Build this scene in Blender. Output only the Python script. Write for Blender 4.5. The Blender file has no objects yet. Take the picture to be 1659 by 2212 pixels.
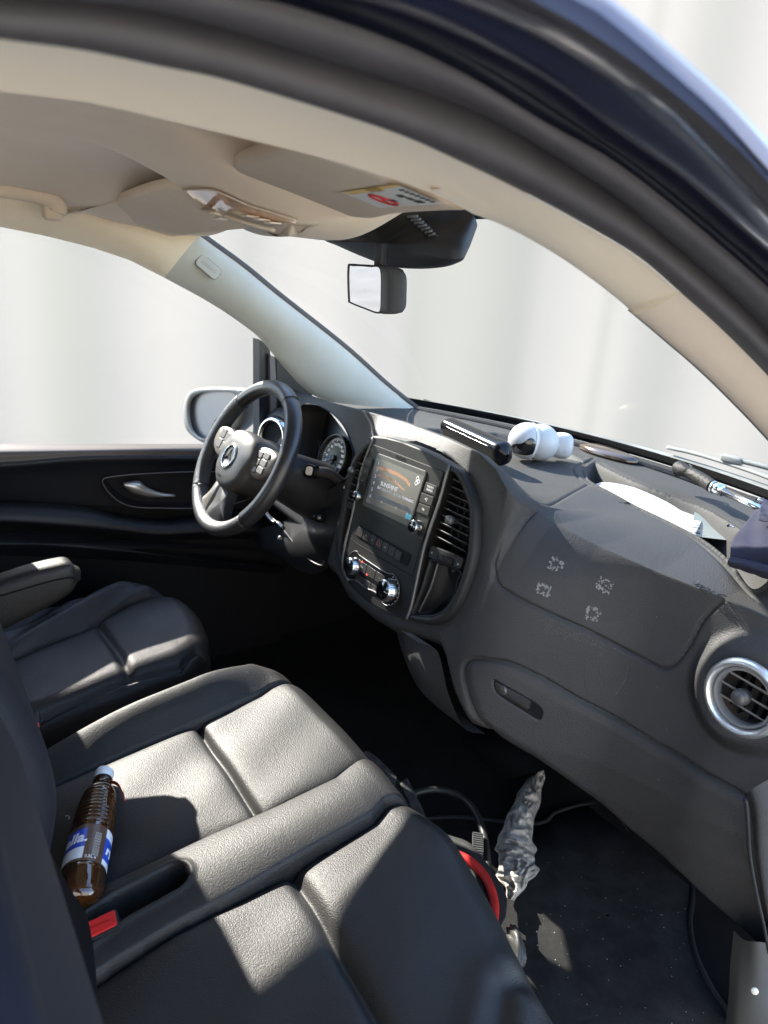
import bpy, bmesh, math, random
import numpy as np
from mathutils import Vector, Matrix

C = bpy.context.scene.collection
SC = bpy.context.scene
PI = math.pi
# ------------------------------------------------------------------ camera
# vehicle frame in metres: X to the passenger side, Y forward, Z up from the cab floor
CF = 1550.79
CC = np.array([829.5, 1106.0])
CR = np.array([[0.5646887726583034, 0.3001199489795119, -0.7688007584922077],
               [0.8212444043828112, -0.11205696423602979, 0.5594648023210456],
               [0.08175706882943101, -0.9472968135651784, -0.30974913834533807]])
CAM = np.array([1.0886187220579837, -0.596005242089613, 1.167574369227275])
cd = bpy.data.cameras.new('camera'); co = bpy.data.objects.new('camera', cd); C.objects.link(co)
cd.sensor_fit = 'HORIZONTAL'; cd.sensor_width = 36.0; cd.lens = 36.0 * CF / 1659.0
cd.dof.use_dof = True; cd.dof.focus_distance = 1.2; cd.dof.aperture_fstop = 9.0
cd.clip_start = 0.02; cd.clip_end = 500
m4 = Matrix.Identity(4)
for i in range(3):
    m4[i][0] = CR[i][0]; m4[i][1] = -CR[i][1]; m4[i][2] = -CR[i][2]; m4[i][3] = CAM[i]
co.matrix_world = m4
SC.camera = co
# ------------------------------------------------------------------ light
SUN = Vector((-1.0, -0.18, 0.675)).normalized()       # towards the sun: from the driver's side, a little behind
W = bpy.data.worlds.new('World'); SC.world = W; W.use_nodes = True
wn = W.node_tree.nodes; wl = W.node_tree.links
sky = wn.new('ShaderNodeTexSky'); sky.sky_type = 'NISHITA'; sky.sun_disc = False
sky.sun_elevation = math.asin(SUN.z); sky.sun_rotation = math.atan2(SUN.x, SUN.y)
sky.air_density = 1.0; sky.dust_density = 0.3
wl.new(sky.outputs[0], wn['Background'].inputs[0]); wn['Background'].inputs[1].default_value = 0.15
sd = bpy.data.lights.new('sun', 'SUN'); so = bpy.data.objects.new('sun', sd); C.objects.link(so)
sd.energy = 2.9; sd.angle = math.radians(0.5); sd.color = (1.0, 0.94, 0.85)
so.rotation_euler = SUN.to_track_quat('Z', 'Y').to_euler(); so.location = (-3, 4, 8)
SC.view_settings.view_transform = 'Standard'; SC.view_settings.look = 'None'
SC.view_settings.exposure = 2.95; SC.view_settings.gamma = 1.0
SC.render.engine = 'CYCLES'
SC.cycles.max_bounces = 10; SC.cycles.diffuse_bounces = 5; SC.cycles.transparent_max_bounces = 16

# ------------------------------------------------------------------ measuring helpers (rays of the camera onto real planes)
def ray(u, v):
    return CR @ np.array([(u - CC[0]) / CF, (v - CC[1]) / CF, 1.0])
def P(u, v, X=None, Y=None, Z=None):
    r = ray(u, v)
    if X is not None: t = (X - CAM[0]) / r[0]
    elif Y is not None: t = (Y - CAM[1]) / r[1]
    else: t = (Z - CAM[2]) / r[2]
    return CAM + t * r
def PN(u, v, o, n):
    r = ray(u, v); o = np.array(o, float); n = np.array(n, float)
    return CAM + r * (np.dot(o - CAM, n) / np.dot(r, n))
def PS(u, v, off=0.0):                                 # onto the plane of the seat cushions z = .39+off+.175 y
    return PN(u, v, (0, 0, 0.39 + off), (0, -0.175, 1.0))
def cat(pts, n, closed=False):
    """Catmull-Rom through pts, n samples."""
    p = np.array(pts, float); k = len(p)
    if closed: q = np.vstack([p[-1:], p, p[:2]]); segs = k
    else: q = np.vstack([2 * p[0:1] - p[1:2], p, 2 * p[-1:] - p[-2:-1]]); segs = k - 1
    out = []
    for t in np.linspace(0, segs, n, endpoint=not closed):
        i = min(int(t), segs - 1); f = t - i
        a, b, c, d = q[i], q[i + 1], q[i + 2], q[i + 3]
        out.append(0.5 * ((2 * b) + (c - a) * f + (2 * a - 5 * b + 4 * c - d) * f * f + (3 * b - a - 3 * c + d) * f ** 3))
    return np.array(out)
def sm(a, b, x):
    t = np.clip((np.asarray(x, float) - a) / (b - a), 0, 1); return t * t * (3 - 2 * t)
def dpoly(px, py, poly, closed=False):
    """distance of points to a polyline"""
    poly = np.asarray(poly, float)[:, :2]
    if closed: poly = np.vstack([poly, poly[:1]])
    best = np.full(px.shape, 1e9)
    for (ax, ay), (bx, by) in zip(poly[:-1], poly[1:]):
        dx, dy = bx - ax, by - ay; L = dx * dx + dy * dy + 1e-12
        t = np.clip(((px - ax) * dx + (py - ay) * dy) / L, 0, 1)
        best = np.minimum(best, np.hypot(px - ax - t * dx, py - ay - t * dy))
    return best
def inside(px, py, poly):
    poly = np.asarray(poly, float)[:, :2]; r = np.zeros(px.shape, bool)
    x0, y0 = poly[-1]
    for x1, y1 in poly:
        c = ((y1 > py) != (y0 > py)) & (px < (x0 - x1) * (py - y1) / (y0 - y1 + 1e-15) + x1)
        r ^= c; x0, y0 = x1, y1
    return r

# ------------------------------------------------------------------ object helpers
def tag(o, label=None, cat_=None, group=None, kind=None):
    if label: o['label'] = label
    if cat_: o['category'] = cat_
    if group: o['group'] = group
    if kind: o['kind'] = kind
    return o
def empty(name, loc, label=None, cat_=None, group=None):
    o = bpy.data.objects.new(name, None); o.empty_display_size = 0.05
    o.location = Vector([float(a) for a in loc]); C.objects.link(o)
    return tag(o, label, cat_, group)
def wloc(o):
    v = Vector(o.location); p = o.parent
    while p: v = v + Vector(p.location); p = p.parent
    return v
def mesh(name, verts, faces, mat=None, parent=None, smooth=True):
    me = bpy.data.meshes.new(name)
    V = [tuple(float(c) for c in v) for v in verts]
    o = bpy.data.objects.new(name, me)
    if parent is not None:
        off = wloc(parent); o.parent = parent
        V = [(a - off.x, b - off.y, c - off.z) for a, b, c in V]
    elif V:
        A = np.array(V); b = np.array([A[:, 0].mean(), A[:, 1].mean(), A[:, 2].min()])
        V = [tuple(q) for q in (A - b)]; o.location = Vector(b)
    me.from_pydata(V, [], [tuple(int(i) for i in f) for f in faces])
    me.update()
    bm = bmesh.new(); bm.from_mesh(me); bmesh.ops.recalc_face_normals(bm, faces=bm.faces); bm.to_mesh(me); bm.free()
    if mat: me.materials.append(mat)
    if smooth: me.polygons.foreach_set('use_smooth', [True] * len(me.polygons))
    C.objects.link(o)
    return o
def gridfaces(n, m, cn=False, cm=False, base=0):
    F = []
    for i in range(n if cn else n - 1):
        for j in range(m if cm else m - 1):
            a = i * m + j; b = i * m + (j + 1) % m; c = ((i + 1) % n) * m + (j + 1) % m; d = ((i + 1) % n) * m + j
            F.append((base + a, base + b, base + c, base + d))
    return F
def gmesh(name, G, mat, parent=None, cn=False, cm=False, solid=0.0, smooth=True):
    G = np.asarray(G); n, m, _ = G.shape
    o = mesh(name, G.reshape(-1, 3), gridfaces(n, m, cn, cm), mat, parent, smooth)
    if solid: sol(o, solid)
    return o
def sol(o, t, off=-1):
    md = o.modifiers.new('thick', 'SOLIDIFY'); md.thickness = t; md.offset = off; return o
def bev(o, w, s=2):
    md = o.modifiers.new('bev', 'BEVEL'); md.width = w; md.segments = s; md.limit_method = 'ANGLE'; md.angle_limit = math.radians(35)
    md.harden_normals = False; return o
def loft(name, rows, nu, nv, mat, parent=None, closed=False, solid=0.0):
    R = [cat(r, nv, closed) for r in rows]
    R = np.array(R); out = np.array([cat(R[:, j], nu) for j in range(nv)]).transpose(1, 0, 2)
    return gmesh(name, out, mat, parent, cm=closed, solid=solid)
def frames(path):
    p = np.asarray(path, float); T = np.gradient(p, axis=0); T /= np.linalg.norm(T, axis=1)[:, None] + 1e-12
    up = np.array([0, 0, 1.0]) if abs(T[0][2]) < 0.9 else np.array([1.0, 0, 0])
    N = []; n = up - T[0] * np.dot(up, T[0]); n /= np.linalg.norm(n)
    for t in T:
        n = n - t * np.dot(n, t); n /= np.linalg.norm(n) + 1e-12; N.append(n)
    N = np.array(N); B = np.cross(T, N)
    return p, T, N, B
def tube_data(path, r, k=10, closed=False, caps=True, n=None, rb=None, base=0):
    if n: path = cat(path, n, closed)
    p, T, N, B = frames(path); m = len(p)
    r = np.broadcast_to(np.asarray(r, float), (m,)) if np.ndim(r) else np.full(m, r)
    rb = r if rb is None else (np.broadcast_to(np.asarray(rb, float), (m,)))
    V = []
    for i in range(m):
        for j in range(k):
            a = 2 * PI * j / k
            V.append(p[i] + N[i] * math.cos(a) * r[i] + B[i] * math.sin(a) * rb[i])
    F = gridfaces(m, k, closed, True, base)
    if caps and not closed:
        F.append(tuple(base + j for j in range(k))[::-1]); F.append(tuple(base + (m - 1) * k + j for j in range(k)))
    return V, F
def tube(name, path, r, mat, parent=None, **k):
    V, F = tube_data(path, r, **k); return mesh(name, V, F, mat, parent)
def frame_from(n, up=(0, 0, 1)):
    n = np.array(n, float); n /= np.linalg.norm(n); u = np.array(up, float)
    if abs(np.dot(n, u)) > .98: u = np.array([0, 1.0, 0])
    x = np.cross(u, n); x /= np.linalg.norm(x); y = np.cross(n, x)
    return x, y, n
def lathe_data(prof, o, n, seg=32, base=0, up=(0, 0, 1)):
    x, y, n = frame_from(n, up); o = np.array(o, float); V = []
    for r, h in prof:
        for j in range(seg):
            a = 2 * PI * j / seg; V.append(o + n * h + (x * math.cos(a) + y * math.sin(a)) * r)
    F = gridfaces(len(prof), seg, False, True, base)
    return V, F
def lathe(name, prof, o, n, mat, parent=None, seg=32, up=(0, 0, 1), smooth=True):
    V, F = lathe_data(prof, o, n, seg, 0, up); ob = mesh(name, V, F, mat, parent, smooth)
    return ob
def box_data(c, sx, sy, sz, ax=None, base=0):
    c = np.array(c, float)
    ax = ax or (np.array([1., 0, 0]), np.array([0, 1., 0]), np.array([0, 0, 1.]))
    V = [c + ax[0] * sx * i + ax[1] * sy * j + ax[2] * sz * k for i in (-.5, .5) for j in (-.5, .5) for k in (-.5, .5)]
    F = [(0, 1, 3, 2), (4, 6, 7, 5), (0, 4, 5, 1), (2, 3, 7, 6), (0, 2, 6, 4), (1, 5, 7, 3)]
    return V, [tuple(base + i for i in f) for f in F]
def box(name, c, sx, sy, sz, mat, parent=None, ax=None, b=0.0, smooth=True):
    V, F = box_data(c, sx, sy, sz, ax); o = mesh(name, V, F, mat, parent, smooth and b > 0)
    if b: bev(o, b, 3)
    return o
def prism_data(outl, o, ex, ey, en, d0, d1, base=0):
    """outline (x,y) in the frame, extruded d0..d1 along en"""
    n = len(outl); V = [o + ex * a + ey * b + en * d0 for a, b in outl] + [o + ex * a + ey * b + en * d1 for a, b in outl]
    F = [tuple(base + i for i in range(n))[::-1], tuple(base + n + i for i in range(n))]
    F += [(base + i, base + (i + 1) % n, base + n + (i + 1) % n, base + n + i) for i in range(n)]
    return V, F
def join(*vf):
    V = []; F = []
    for v, f in vf:
        b = len(V); V += list(v); F += [tuple(i + b for i in q) for q in f]
    return V, F
def rrect(w, h, r, k=5, cx=0, cy=0):
    o = []
    for sx, sy, a0 in ((1, 1, 0), (-1, 1, 90), (-1, -1, 180), (1, -1, 270)):
        for i in range(k):
            a = math.radians(a0 + 90 * i / (k - 1)); o.append((cx + sx * (w / 2 - r) + r * math.cos(a), cy + sy * (h / 2 - r) + r * math.sin(a)))
    return o
FONTN = [0]
def text(name, s, o, ex, ey, en, size, mat, parent, depth=0.0004, align='CENTER', shear=0.0, bold=0.0):
    """flat lettering as a mesh; o is the centre, ex the reading direction, ey up, en out"""
    cu = bpy.data.curves.new('t', 'FONT'); cu.body = s; cu.size = size; cu.align_x = align; cu.align_y = 'CENTER'; cu.extrude = depth / 2
    cu.shear = shear; cu.offset = bold; cu.resolution_u = 2
    to = bpy.data.objects.new('t', cu); C.objects.link(to)
    bpy.context.view_layer.update()
    me = bpy.data.meshes.new_from_object(to.evaluated_get(bpy.context.evaluated_depsgraph_get()))
    bpy.data.objects.remove(to); bpy.data.curves.remove(cu)
    o = np.array(o, float)
    V = [o + ex * v.co.x + ey * v.co.y + en * (v.co.z + depth / 2) for v in me.vertices]
    F = [tuple(p.vertices) for p in me.polygons]; bpy.data.meshes.remove(me)
    if not V: return None
    return mesh(name, V, F, mat, parent, False)

# ------------------------------------------------------------------ materials
def mat(name, col, rough=0.5, metal=0.0, spec=0.5, bump=0.0, scale=300.0, kind='noise', var=0.0, vscale=8.0,
        coat=0.0, trans=0.0, sheen=0.0, ior=1.45, col2=None, rvar=0.0, bdist=0.001, alpha=None, stretch=None, dust=0.0):
    m = bpy.data.materials.new(name); m.use_nodes = True; nt = m.node_tree; N = nt.nodes; L = nt.links
    b = N['Principled BSDF']; b.inputs['Base Color'].default_value = (*col, 1); b.inputs['Roughness'].default_value = rough
    b.inputs['Metallic'].default_value = metal; b.inputs['Specular IOR Level'].default_value = spec; b.inputs['IOR'].default_value = ior
    b.inputs['Coat Weight'].default_value = coat; b.inputs['Coat Roughness'].default_value = 0.08
    b.inputs['Transmission Weight'].default_value = trans; b.inputs['Sheen Weight'].default_value = sheen
    tc = N.new('ShaderNodeTexCoord'); src = tc.outputs['Object']
    if stretch:
        mp = N.new('ShaderNodeMapping'); mp.inputs['Scale'].default_value = stretch; L.new(src, mp.inputs[0]); src = mp.outputs[0]
    if var > 0 or col2 or rvar or dust:
        n = N.new('ShaderNodeTexNoise'); n.inputs['Scale'].default_value = vscale; n.inputs['Detail'].default_value = 6; n.inputs['Roughness'].default_value = .65
        L.new(src, n.inputs['Vector'])
        cr = N.new('ShaderNodeMapRange'); cr.inputs[1].default_value = .35; cr.inputs[2].default_value = .65; L.new(n.outputs[0], cr.inputs[0])
        c2 = col2 or tuple(max(0, c * (1 - var)) for c in col)
        mx = N.new('ShaderNodeMix'); mx.data_type = 'RGBA'; mx.inputs[6].default_value = (*col, 1); mx.inputs[7].default_value = (*c2, 1)
        L.new(cr.outputs[0], mx.inputs[0]); L.new(mx.outputs[2], b.inputs['Base Color'])
        if rvar:
            rr = N.new('ShaderNodeMapRange'); rr.inputs[1].default_value = .3; rr.inputs[2].default_value = .7
            rr.inputs[3].default_value = rough - rvar; rr.inputs[4].default_value = rough + rvar
            L.new(n.outputs[0], rr.inputs[0]); L.new(rr.outputs[0], b.inputs['Roughness'])
        if dust:                                           # fine pale specks of dust
            v = N.new('ShaderNodeTexVoronoi'); v.inputs['Scale'].default_value = 150; L.new(src, v.inputs['Vector'])
            lt = N.new('ShaderNodeMath'); lt.operation = 'LESS_THAN'; lt.inputs[1].default_value = 0.07; L.new(v.outputs['Distance'], lt.inputs[0])
            wn_ = N.new('ShaderNodeSeparateColor'); L.new(v.outputs['Color'], wn_.inputs[0])
            gt = N.new('ShaderNodeMath'); gt.operation = 'GREATER_THAN'; gt.inputs[1].default_value = 1 - dust; L.new(wn_.outputs[0], gt.inputs[0])
            mu = N.new('ShaderNodeMath'); mu.operation = 'MULTIPLY'; L.new(lt.outputs[0], mu.inputs[0]); L.new(gt.outputs[0], mu.inputs[1])
            m2 = N.new('ShaderNodeMix'); m2.data_type = 'RGBA'; L.new(mx.outputs[2], m2.inputs[6]); m2.inputs[7].default_value = (.4, .38, .34, 1)
            L.new(mu.outputs[0], m2.inputs[0]); L.new(m2.outputs[2], b.inputs['Base Color'])
    if bump > 0:
        bp = N.new('ShaderNodeBump'); bp.inputs['Strength'].default_value = bump; bp.inputs['Distance'].default_value = bdist
        if kind == 'noise':
            t = N.new('ShaderNodeTexNoise'); t.inputs['Scale'].default_value = scale; t.inputs['Detail'].default_value = 3; out = t.outputs[0]
            L.new(src, t.inputs['Vector'])
        elif kind == 'leather':
            t0 = N.new('ShaderNodeTexNoise'); t0.inputs['Scale'].default_value = scale * .35; L.new(src, t0.inputs['Vector'])
            ad = N.new('ShaderNodeVectorMath'); ad.operation = 'MULTIPLY_ADD'
            L.new(t0.outputs['Color'], ad.inputs[0]); ad.inputs[1].default_value = (1.6 / scale,) * 3; L.new(src, ad.inputs[2])
            t = N.new('ShaderNodeTexVoronoi'); t.feature = 'SMOOTH_F1'; t.inputs['Scale'].default_value = scale; L.new(ad.outputs[0], t.inputs['Vector'])
            iv = N.new('ShaderNodeMath'); iv.operation = 'SUBTRACT'; iv.inputs[0].default_value = 1; L.new(t.outputs['Distance'], iv.inputs[1]); out = iv.outputs[0]
        elif kind == 'wave':
            t = N.new('ShaderNodeTexWave'); t.inputs['Scale'].default_value = scale; t.bands_direction = 'DIAGONAL'; L.new(src, t.inputs['Vector']); out = t.outputs[1]
        L.new(out, bp.inputs['Height']); L.new(bp.outputs[0], b.inputs['Normal'])
    return m
def glassmat(name, tint=(1, 1, 1), refl=1.0):
    m = bpy.data.materials.new(name); m.use_nodes = True; nt = m.node_tree; N = nt.nodes; L = nt.links; N.clear()
    o = N.new('ShaderNodeOutputMaterial'); t = N.new('ShaderNodeBsdfTransparent'); t.inputs[0].default_value = (*tint, 1)
    g = N.new('ShaderNodeBsdfGlossy'); g.inputs['Roughness'].default_value = 0.02
    f = N.new('ShaderNodeFresnel'); ge = N.new('ShaderNodeNewGeometry'); mi = N.new('ShaderNodeMapRange')   # same reflectance from both sides of a thin pane
    mi.inputs[3].default_value = 1.3; mi.inputs[4].default_value = 1 / 1.3; L.new(ge.outputs['Backfacing'], mi.inputs[0]); L.new(mi.outputs[0], f.inputs[0])
    mm = N.new('ShaderNodeMath'); mm.operation = 'MULTIPLY'; mm.inputs[1].default_value = refl; L.new(f.outputs[0], mm.inputs[0])
    x = N.new('ShaderNodeMixShader'); L.new(mm.outputs[0], x.inputs[0]); L.new(t.outputs[0], x.inputs[1]); L.new(g.outputs[0], x.inputs[2]); L.new(x.outputs[0], o.inputs[0])
    return m
LEATHER = mat('black grained leather', (.0185, .0172, .0162), .53, spec=.42, bump=.5, scale=640, kind='leather', bdist=.0011, var=.25, vscale=5, rvar=.05)
LEATHER2 = mat('worn black leather', (.016, .012, .010), .52, spec=.42, bump=.6, scale=620, kind='leather', bdist=.0009, var=.3, vscale=7, rvar=.06)
DASH = mat('charcoal grained dashboard plastic', (.029, .029, .030), .56, spec=.35, bump=.7, scale=560, kind='leather', bdist=.0010, var=.15, vscale=6, rvar=.05, dust=.02)
DASHTOP = mat('dash top plastic with light dust', (.034, .034, .032), .68, spec=.3, bump=.5, scale=480, kind='leather', bdist=.0012, var=.3, vscale=4, rvar=.05)
PLAST = mat('satin black plastic', (.016, .016, .017), .42, spec=.5, bump=.1, scale=900, var=.2)
PLASTM = mat('matt black plastic', (.012, .012, .013), .6, spec=.35, bump=.15, scale=700, var=.2)
GLOSS = mat('gloss black plastic', (.006, .006, .007), .12, spec=.6, coat=.3)
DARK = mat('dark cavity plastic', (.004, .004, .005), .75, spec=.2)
NAVYD = mat('door panel plastic', (.0055, .006, .009), .55, spec=.4, bump=.2, scale=600, kind='leather', bdist=.0005, var=.2)
HEAD = mat('beige woven headliner', (.62, .505, .385), .95, spec=.15, bump=.25, scale=1400, kind='noise', var=.07, vscale=5, sheen=.2)
HEAD2 = mat('beige ribbed trim fabric', (.74, .635, .485), .9, spec=.15, bump=.3, scale=420, kind='wave', var=.05, vscale=9, sheen=.2)
VIS = mat('beige visor vinyl', (.63, .515, .39), .75, spec=.25, bump=.2, scale=500, kind='leather', bdist=.0004, var=.06, vscale=14)
OVH = mat('grey beige overhead plastic', (.46, .39, .31), .6, spec=.3, bump=.35, scale=700, kind='noise', bdist=.0005)
PILL = mat('grey grained pillar trim', (.44, .44, .395), .65, spec=.3, bump=.25, scale=700, kind='leather', bdist=.0005, var=.1, vscale=6)
PAINT = mat('navy paint with sky sheen', (.012, .014, .035), .22, spec=.6, coat=.8, var=.2, vscale=30)
RUBBER = mat('black door seal rubber', (.050, .046, .048), .55, spec=.45, bump=.12, scale=900, var=.2, vscale=20)
CHROME = mat('satin chrome', (.62, .63, .64), .16, metal=1.0)
SATIN = mat('brushed satin ring', (.78, .78, .77), .34, metal=.9, bump=.1, scale=300)
SILVER = mat('silver painted plastic', (.42, .41, .39), .32, metal=.7)
TRIMG = mat('dark grey metallic trim', (.11, .11, .11), .38, metal=.5)
CARPET = mat('black carpet', (.014, .0135, .013), .95, spec=.1, bump=.9, scale=900, bdist=.003, var=.35, vscale=12)
WHITEP = mat('white plastic', (.36, .375, .39), .4, spec=.4)
PRINT = mat('pale print', (.55, .55, .55), .6)
PRINTD = mat('dim grey print', (.22, .22, .22), .6)
REDP = mat('red plastic', (.50, .022, .022), .4, spec=.4)
REDC = mat('red rubber cable sheath', (.60, .035, .03), .42, spec=.5, bump=.2, scale=250, var=.25, vscale=40)
BLKC = mat('black rubber cable sheath', (.015, .015, .015), .5, bump=.1, scale=300)
MIRR = mat('mirror glass', (.80, .80, .82), .02, metal=1.0)
GLASS = glassmat('window glass', (.97, .985, .98), .4)
NAVYF = mat('navy umbrella cloth', (.018, .019, .034), .8, spec=.2, bump=.35, scale=900, sheen=.0, var=.2, vscale=15)
PAPER = mat('white paper', (.36, .36, .35), .6, var=.05, vscale=12)
# ================================================================== SETTING
gm = mat('pale concrete yard', (.44, .41, .36), .9, spec=.2, bump=.4, scale=60, var=.2, vscale=1.5, bdist=.004)
g = mesh('ground', [(-60, -60, -.62), (60, -60, -.62), (60, 60, -.62), (-60, 60, -.62)], [(0, 1, 2, 3)], gm); tag(g, kind='structure')
# pale translucent screen wall round the front left of the yard, in soft vertical folds
wm = bpy.data.materials.new('pale translucent screen'); wm.use_nodes = True
N = wm.node_tree.nodes; L = wm.node_tree.links; N.clear()
out = N.new('ShaderNodeOutputMaterial'); df = N.new('ShaderNodeBsdfDiffuse'); tr = N.new('ShaderNodeBsdfTranslucent'); mx = N.new('ShaderNodeMixShader')
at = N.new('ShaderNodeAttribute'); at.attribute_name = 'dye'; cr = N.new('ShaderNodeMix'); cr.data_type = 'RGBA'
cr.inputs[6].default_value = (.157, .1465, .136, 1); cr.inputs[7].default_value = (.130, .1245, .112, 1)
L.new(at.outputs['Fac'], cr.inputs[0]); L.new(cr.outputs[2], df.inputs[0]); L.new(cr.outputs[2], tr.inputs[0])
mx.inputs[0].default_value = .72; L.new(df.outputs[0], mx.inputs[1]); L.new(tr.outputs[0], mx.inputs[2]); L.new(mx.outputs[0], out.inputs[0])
def az(u, v=700):
    r = ray(u, v); return math.degrees(math.atan2(r[0], r[1]))
WA = math.radians(-50); WD = 6.0; wnrm = np.array([math.sin(WA), math.cos(WA)]); wtan = np.array([math.cos(WA), -math.sin(WA)]); nA = 900
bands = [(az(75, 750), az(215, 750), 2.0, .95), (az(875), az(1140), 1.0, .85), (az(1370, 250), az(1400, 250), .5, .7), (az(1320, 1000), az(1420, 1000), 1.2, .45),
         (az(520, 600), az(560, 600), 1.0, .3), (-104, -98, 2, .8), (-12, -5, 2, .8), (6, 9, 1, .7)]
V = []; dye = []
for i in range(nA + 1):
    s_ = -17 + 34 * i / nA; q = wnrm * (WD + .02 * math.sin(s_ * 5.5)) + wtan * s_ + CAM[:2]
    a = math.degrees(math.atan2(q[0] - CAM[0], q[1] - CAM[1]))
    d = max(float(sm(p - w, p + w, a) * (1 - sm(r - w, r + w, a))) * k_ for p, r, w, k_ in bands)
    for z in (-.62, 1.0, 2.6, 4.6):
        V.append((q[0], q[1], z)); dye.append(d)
wall = mesh('backdrop_wall', V, gridfaces(nA + 1, 4), wm)
at_ = wall.data.attributes.new('dye', 'FLOAT', 'POINT'); at_.data.foreach_set('value', dye)
tag(wall, kind='structure')

# unseen pale wall, added to bounce sunlight in through the open door
bw = mesh('bounce_wall', *join(box_data((6.2, -3.6, 1.6), 18, .3, 4.4, (np.array([.55, .835, 0]), np.array([-.835, .55, 0]), np.array([0, 0, 1.])))), mat('pale bounce wall', (.62, .57, .49), .9, spec=.1, bump=.3, scale=40, var=.1, vscale=3), None, False)
tag(bw, kind='structure')
# ================================================================== VAN
van = empty('van', (0, -.2, -.05), 'dark navy van seen through its open passenger door, black leather bench and beige headliner', 'van')

# --- outer shell, roof, floor, and an unseen bulkhead added to keep light out
def arch(px, X, n=90):
    return cat([P(u, v, X=X) for u, v in px], n)
L1 = [(-260, 30), (0, 73), (150, 97), (330, 135), (500, 172), (829, 276), (979, 340), (1104, 400), (1254, 480), (1379, 555), (1470, 632), (1560, 712), (1659, 812), (1760, 925), (1900, 1100)]
L2 = [(-260, -60), (0, -30), (250, -2), (425, 40), (600, 95), (829, 168), (1029, 240), (1179, 325), (1329, 425), (1479, 550), (1580, 640), (1659, 722), (1760, 835), (1900, 1010)]
L3 = [(-260, -110), (0, -90), (300, -60), (530, -8), (625, 12), (829, 80), (1004, 160), (1179, 265), (1329, 350), (1479, 465), (1659, 620), (1760, 722), (1900, 880)]
L4 = [(-260, -135), (0, -115), (300, -90), (530, -38), (700, 0), (829, 40), (979, 107), (1129, 190), (1279, 290), (1429, 395), (1579, 520), (1659, 588), (1760, 690), (1900, 850)]
L5 = [(-260, -330), (0, -300), (500, -210), (900, -90), (1109, 0), (1254, 80), (1404, 190), (1529, 300), (1659, 440), (1760, 570), (1900, 760)]
L6 = [(-260, -350), (0, -320), (500, -235), (900, -112), (1149, 0), (1304, 90), (1454, 200), (1579, 310), (1659, 395), (1760, 520), (1900, 700)]
L7 = [(-260, -420), (0, -385), (500, -290), (900, -165), (1244, 0), (1329, 55), (1454, 160), (1554, 250), (1659, 365), (1760, 480), (1900, 650)]
CRE = [(-260, 160), (0, 190), (200, 215), (400, 262), (630, 318), (700, 335), (829, 380), (994, 447)]
a1 = arch(L1, .70); a2 = arch(L2, .725); a3 = arch(L3, .765); a4 = arch(L4, .752); a5 = arch(L5, .835); a6 = arch(L6, .845); a7 = arch(L7, .86)
def bulge(A, B, n, h, dirn):
    """strip between curves A and B with a rounded crown of height h"""
    d = np.array(dirn, float); rows = []
    for i in range(n + 1):
        t = i / n; rows.append(A * (1 - t) + B * t + d * h * math.sin(PI * t) ** .8)
    return np.array(rows)
s1 = bulge(a1, a2, 10, .016, (.75, 0, -.65)); s2 = bulge(a2, a3, 10, .014, (.75, 0, -.6))
seal = gmesh('door_seal', s1, RUBBER, van); gmesh('door_seal', s2, RUBBER, van)
tuck = np.array([a3, a3 * .5 + a4 * .5 + np.array([-.02, 0, .012]), a4]); gmesh('door_gap', tuck, mat('deep navy jamb', (.006, .008, .018), .5), van)
s4 = bulge(a4, a5, 14, .0, (1, 0, 0)); w = np.linspace(0, 1, 15)[:, None, None]
s4 = s4 + np.array([.010, 0, -.006]) * np.sin(PI * np.minimum(w * 1.5, 1)) + np.array([.006, 0, .0]) * np.sin(PI * np.clip((w - .6) / .4, 0, 1))
gmesh('door_frame', s4, PAINT, van)
gmesh('frame_seal', bulge(a5, a6, 4, .004, (1, 0, 0)), RUBBER, van)
gmesh('roof_gutter', bulge(a6, a7, 8, .012, (.8, 0, .4)), mat('navy paint with sky sheen', (.10, .13, .24), .25, spec=.7, coat=1.0), van)  # sky reflection painted in as a pale blue gutter colour
# roof skin from the gutter of the passenger side over to the driver's
ys = a7[:, 1]; roof = []
sel = a7[(ys < .30)][::3]
for p in sel:
    row = []
    for t in np.linspace(0, 1, 24):
        x = p[0] * (1 - t) + (-.86) * t
        zz = p[2] + .10 * math.sin(PI * t) ** .5 * (1 if p[1] < 0 else max(.0, 1 - p[1] / .3)) + .03 * min(1, t * 6, (1 - t) * 6)
        row.append((x, min(p[1], -.0 + .12 * math.sin(PI * t)) if p[1] > -.05 else p[1], zz))
    roof.append(row)
gmesh('roof', np.array(roof), PAINT, van)
sh = join(box_data((0, -1.35, 1.40), 1.72, 1.5, .03), box_data((0, -1.05, .27), 1.66, .03, .94), box_data((0, -1.05, 1.27), 1.66, .03, .26), box_data((-.76, -1.05, .94), .16, .03, .40), box_data((.45, -1.05, .94), .78, .03, .40), box_data((-.875, -1.245, .75), .03, 1.0, 1.3))
mesh('blocking_bulkhead', sh[0], sh[1], PLASTM, van, False)  # unseen, added to block light; opening placed to brighten the mirror

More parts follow.
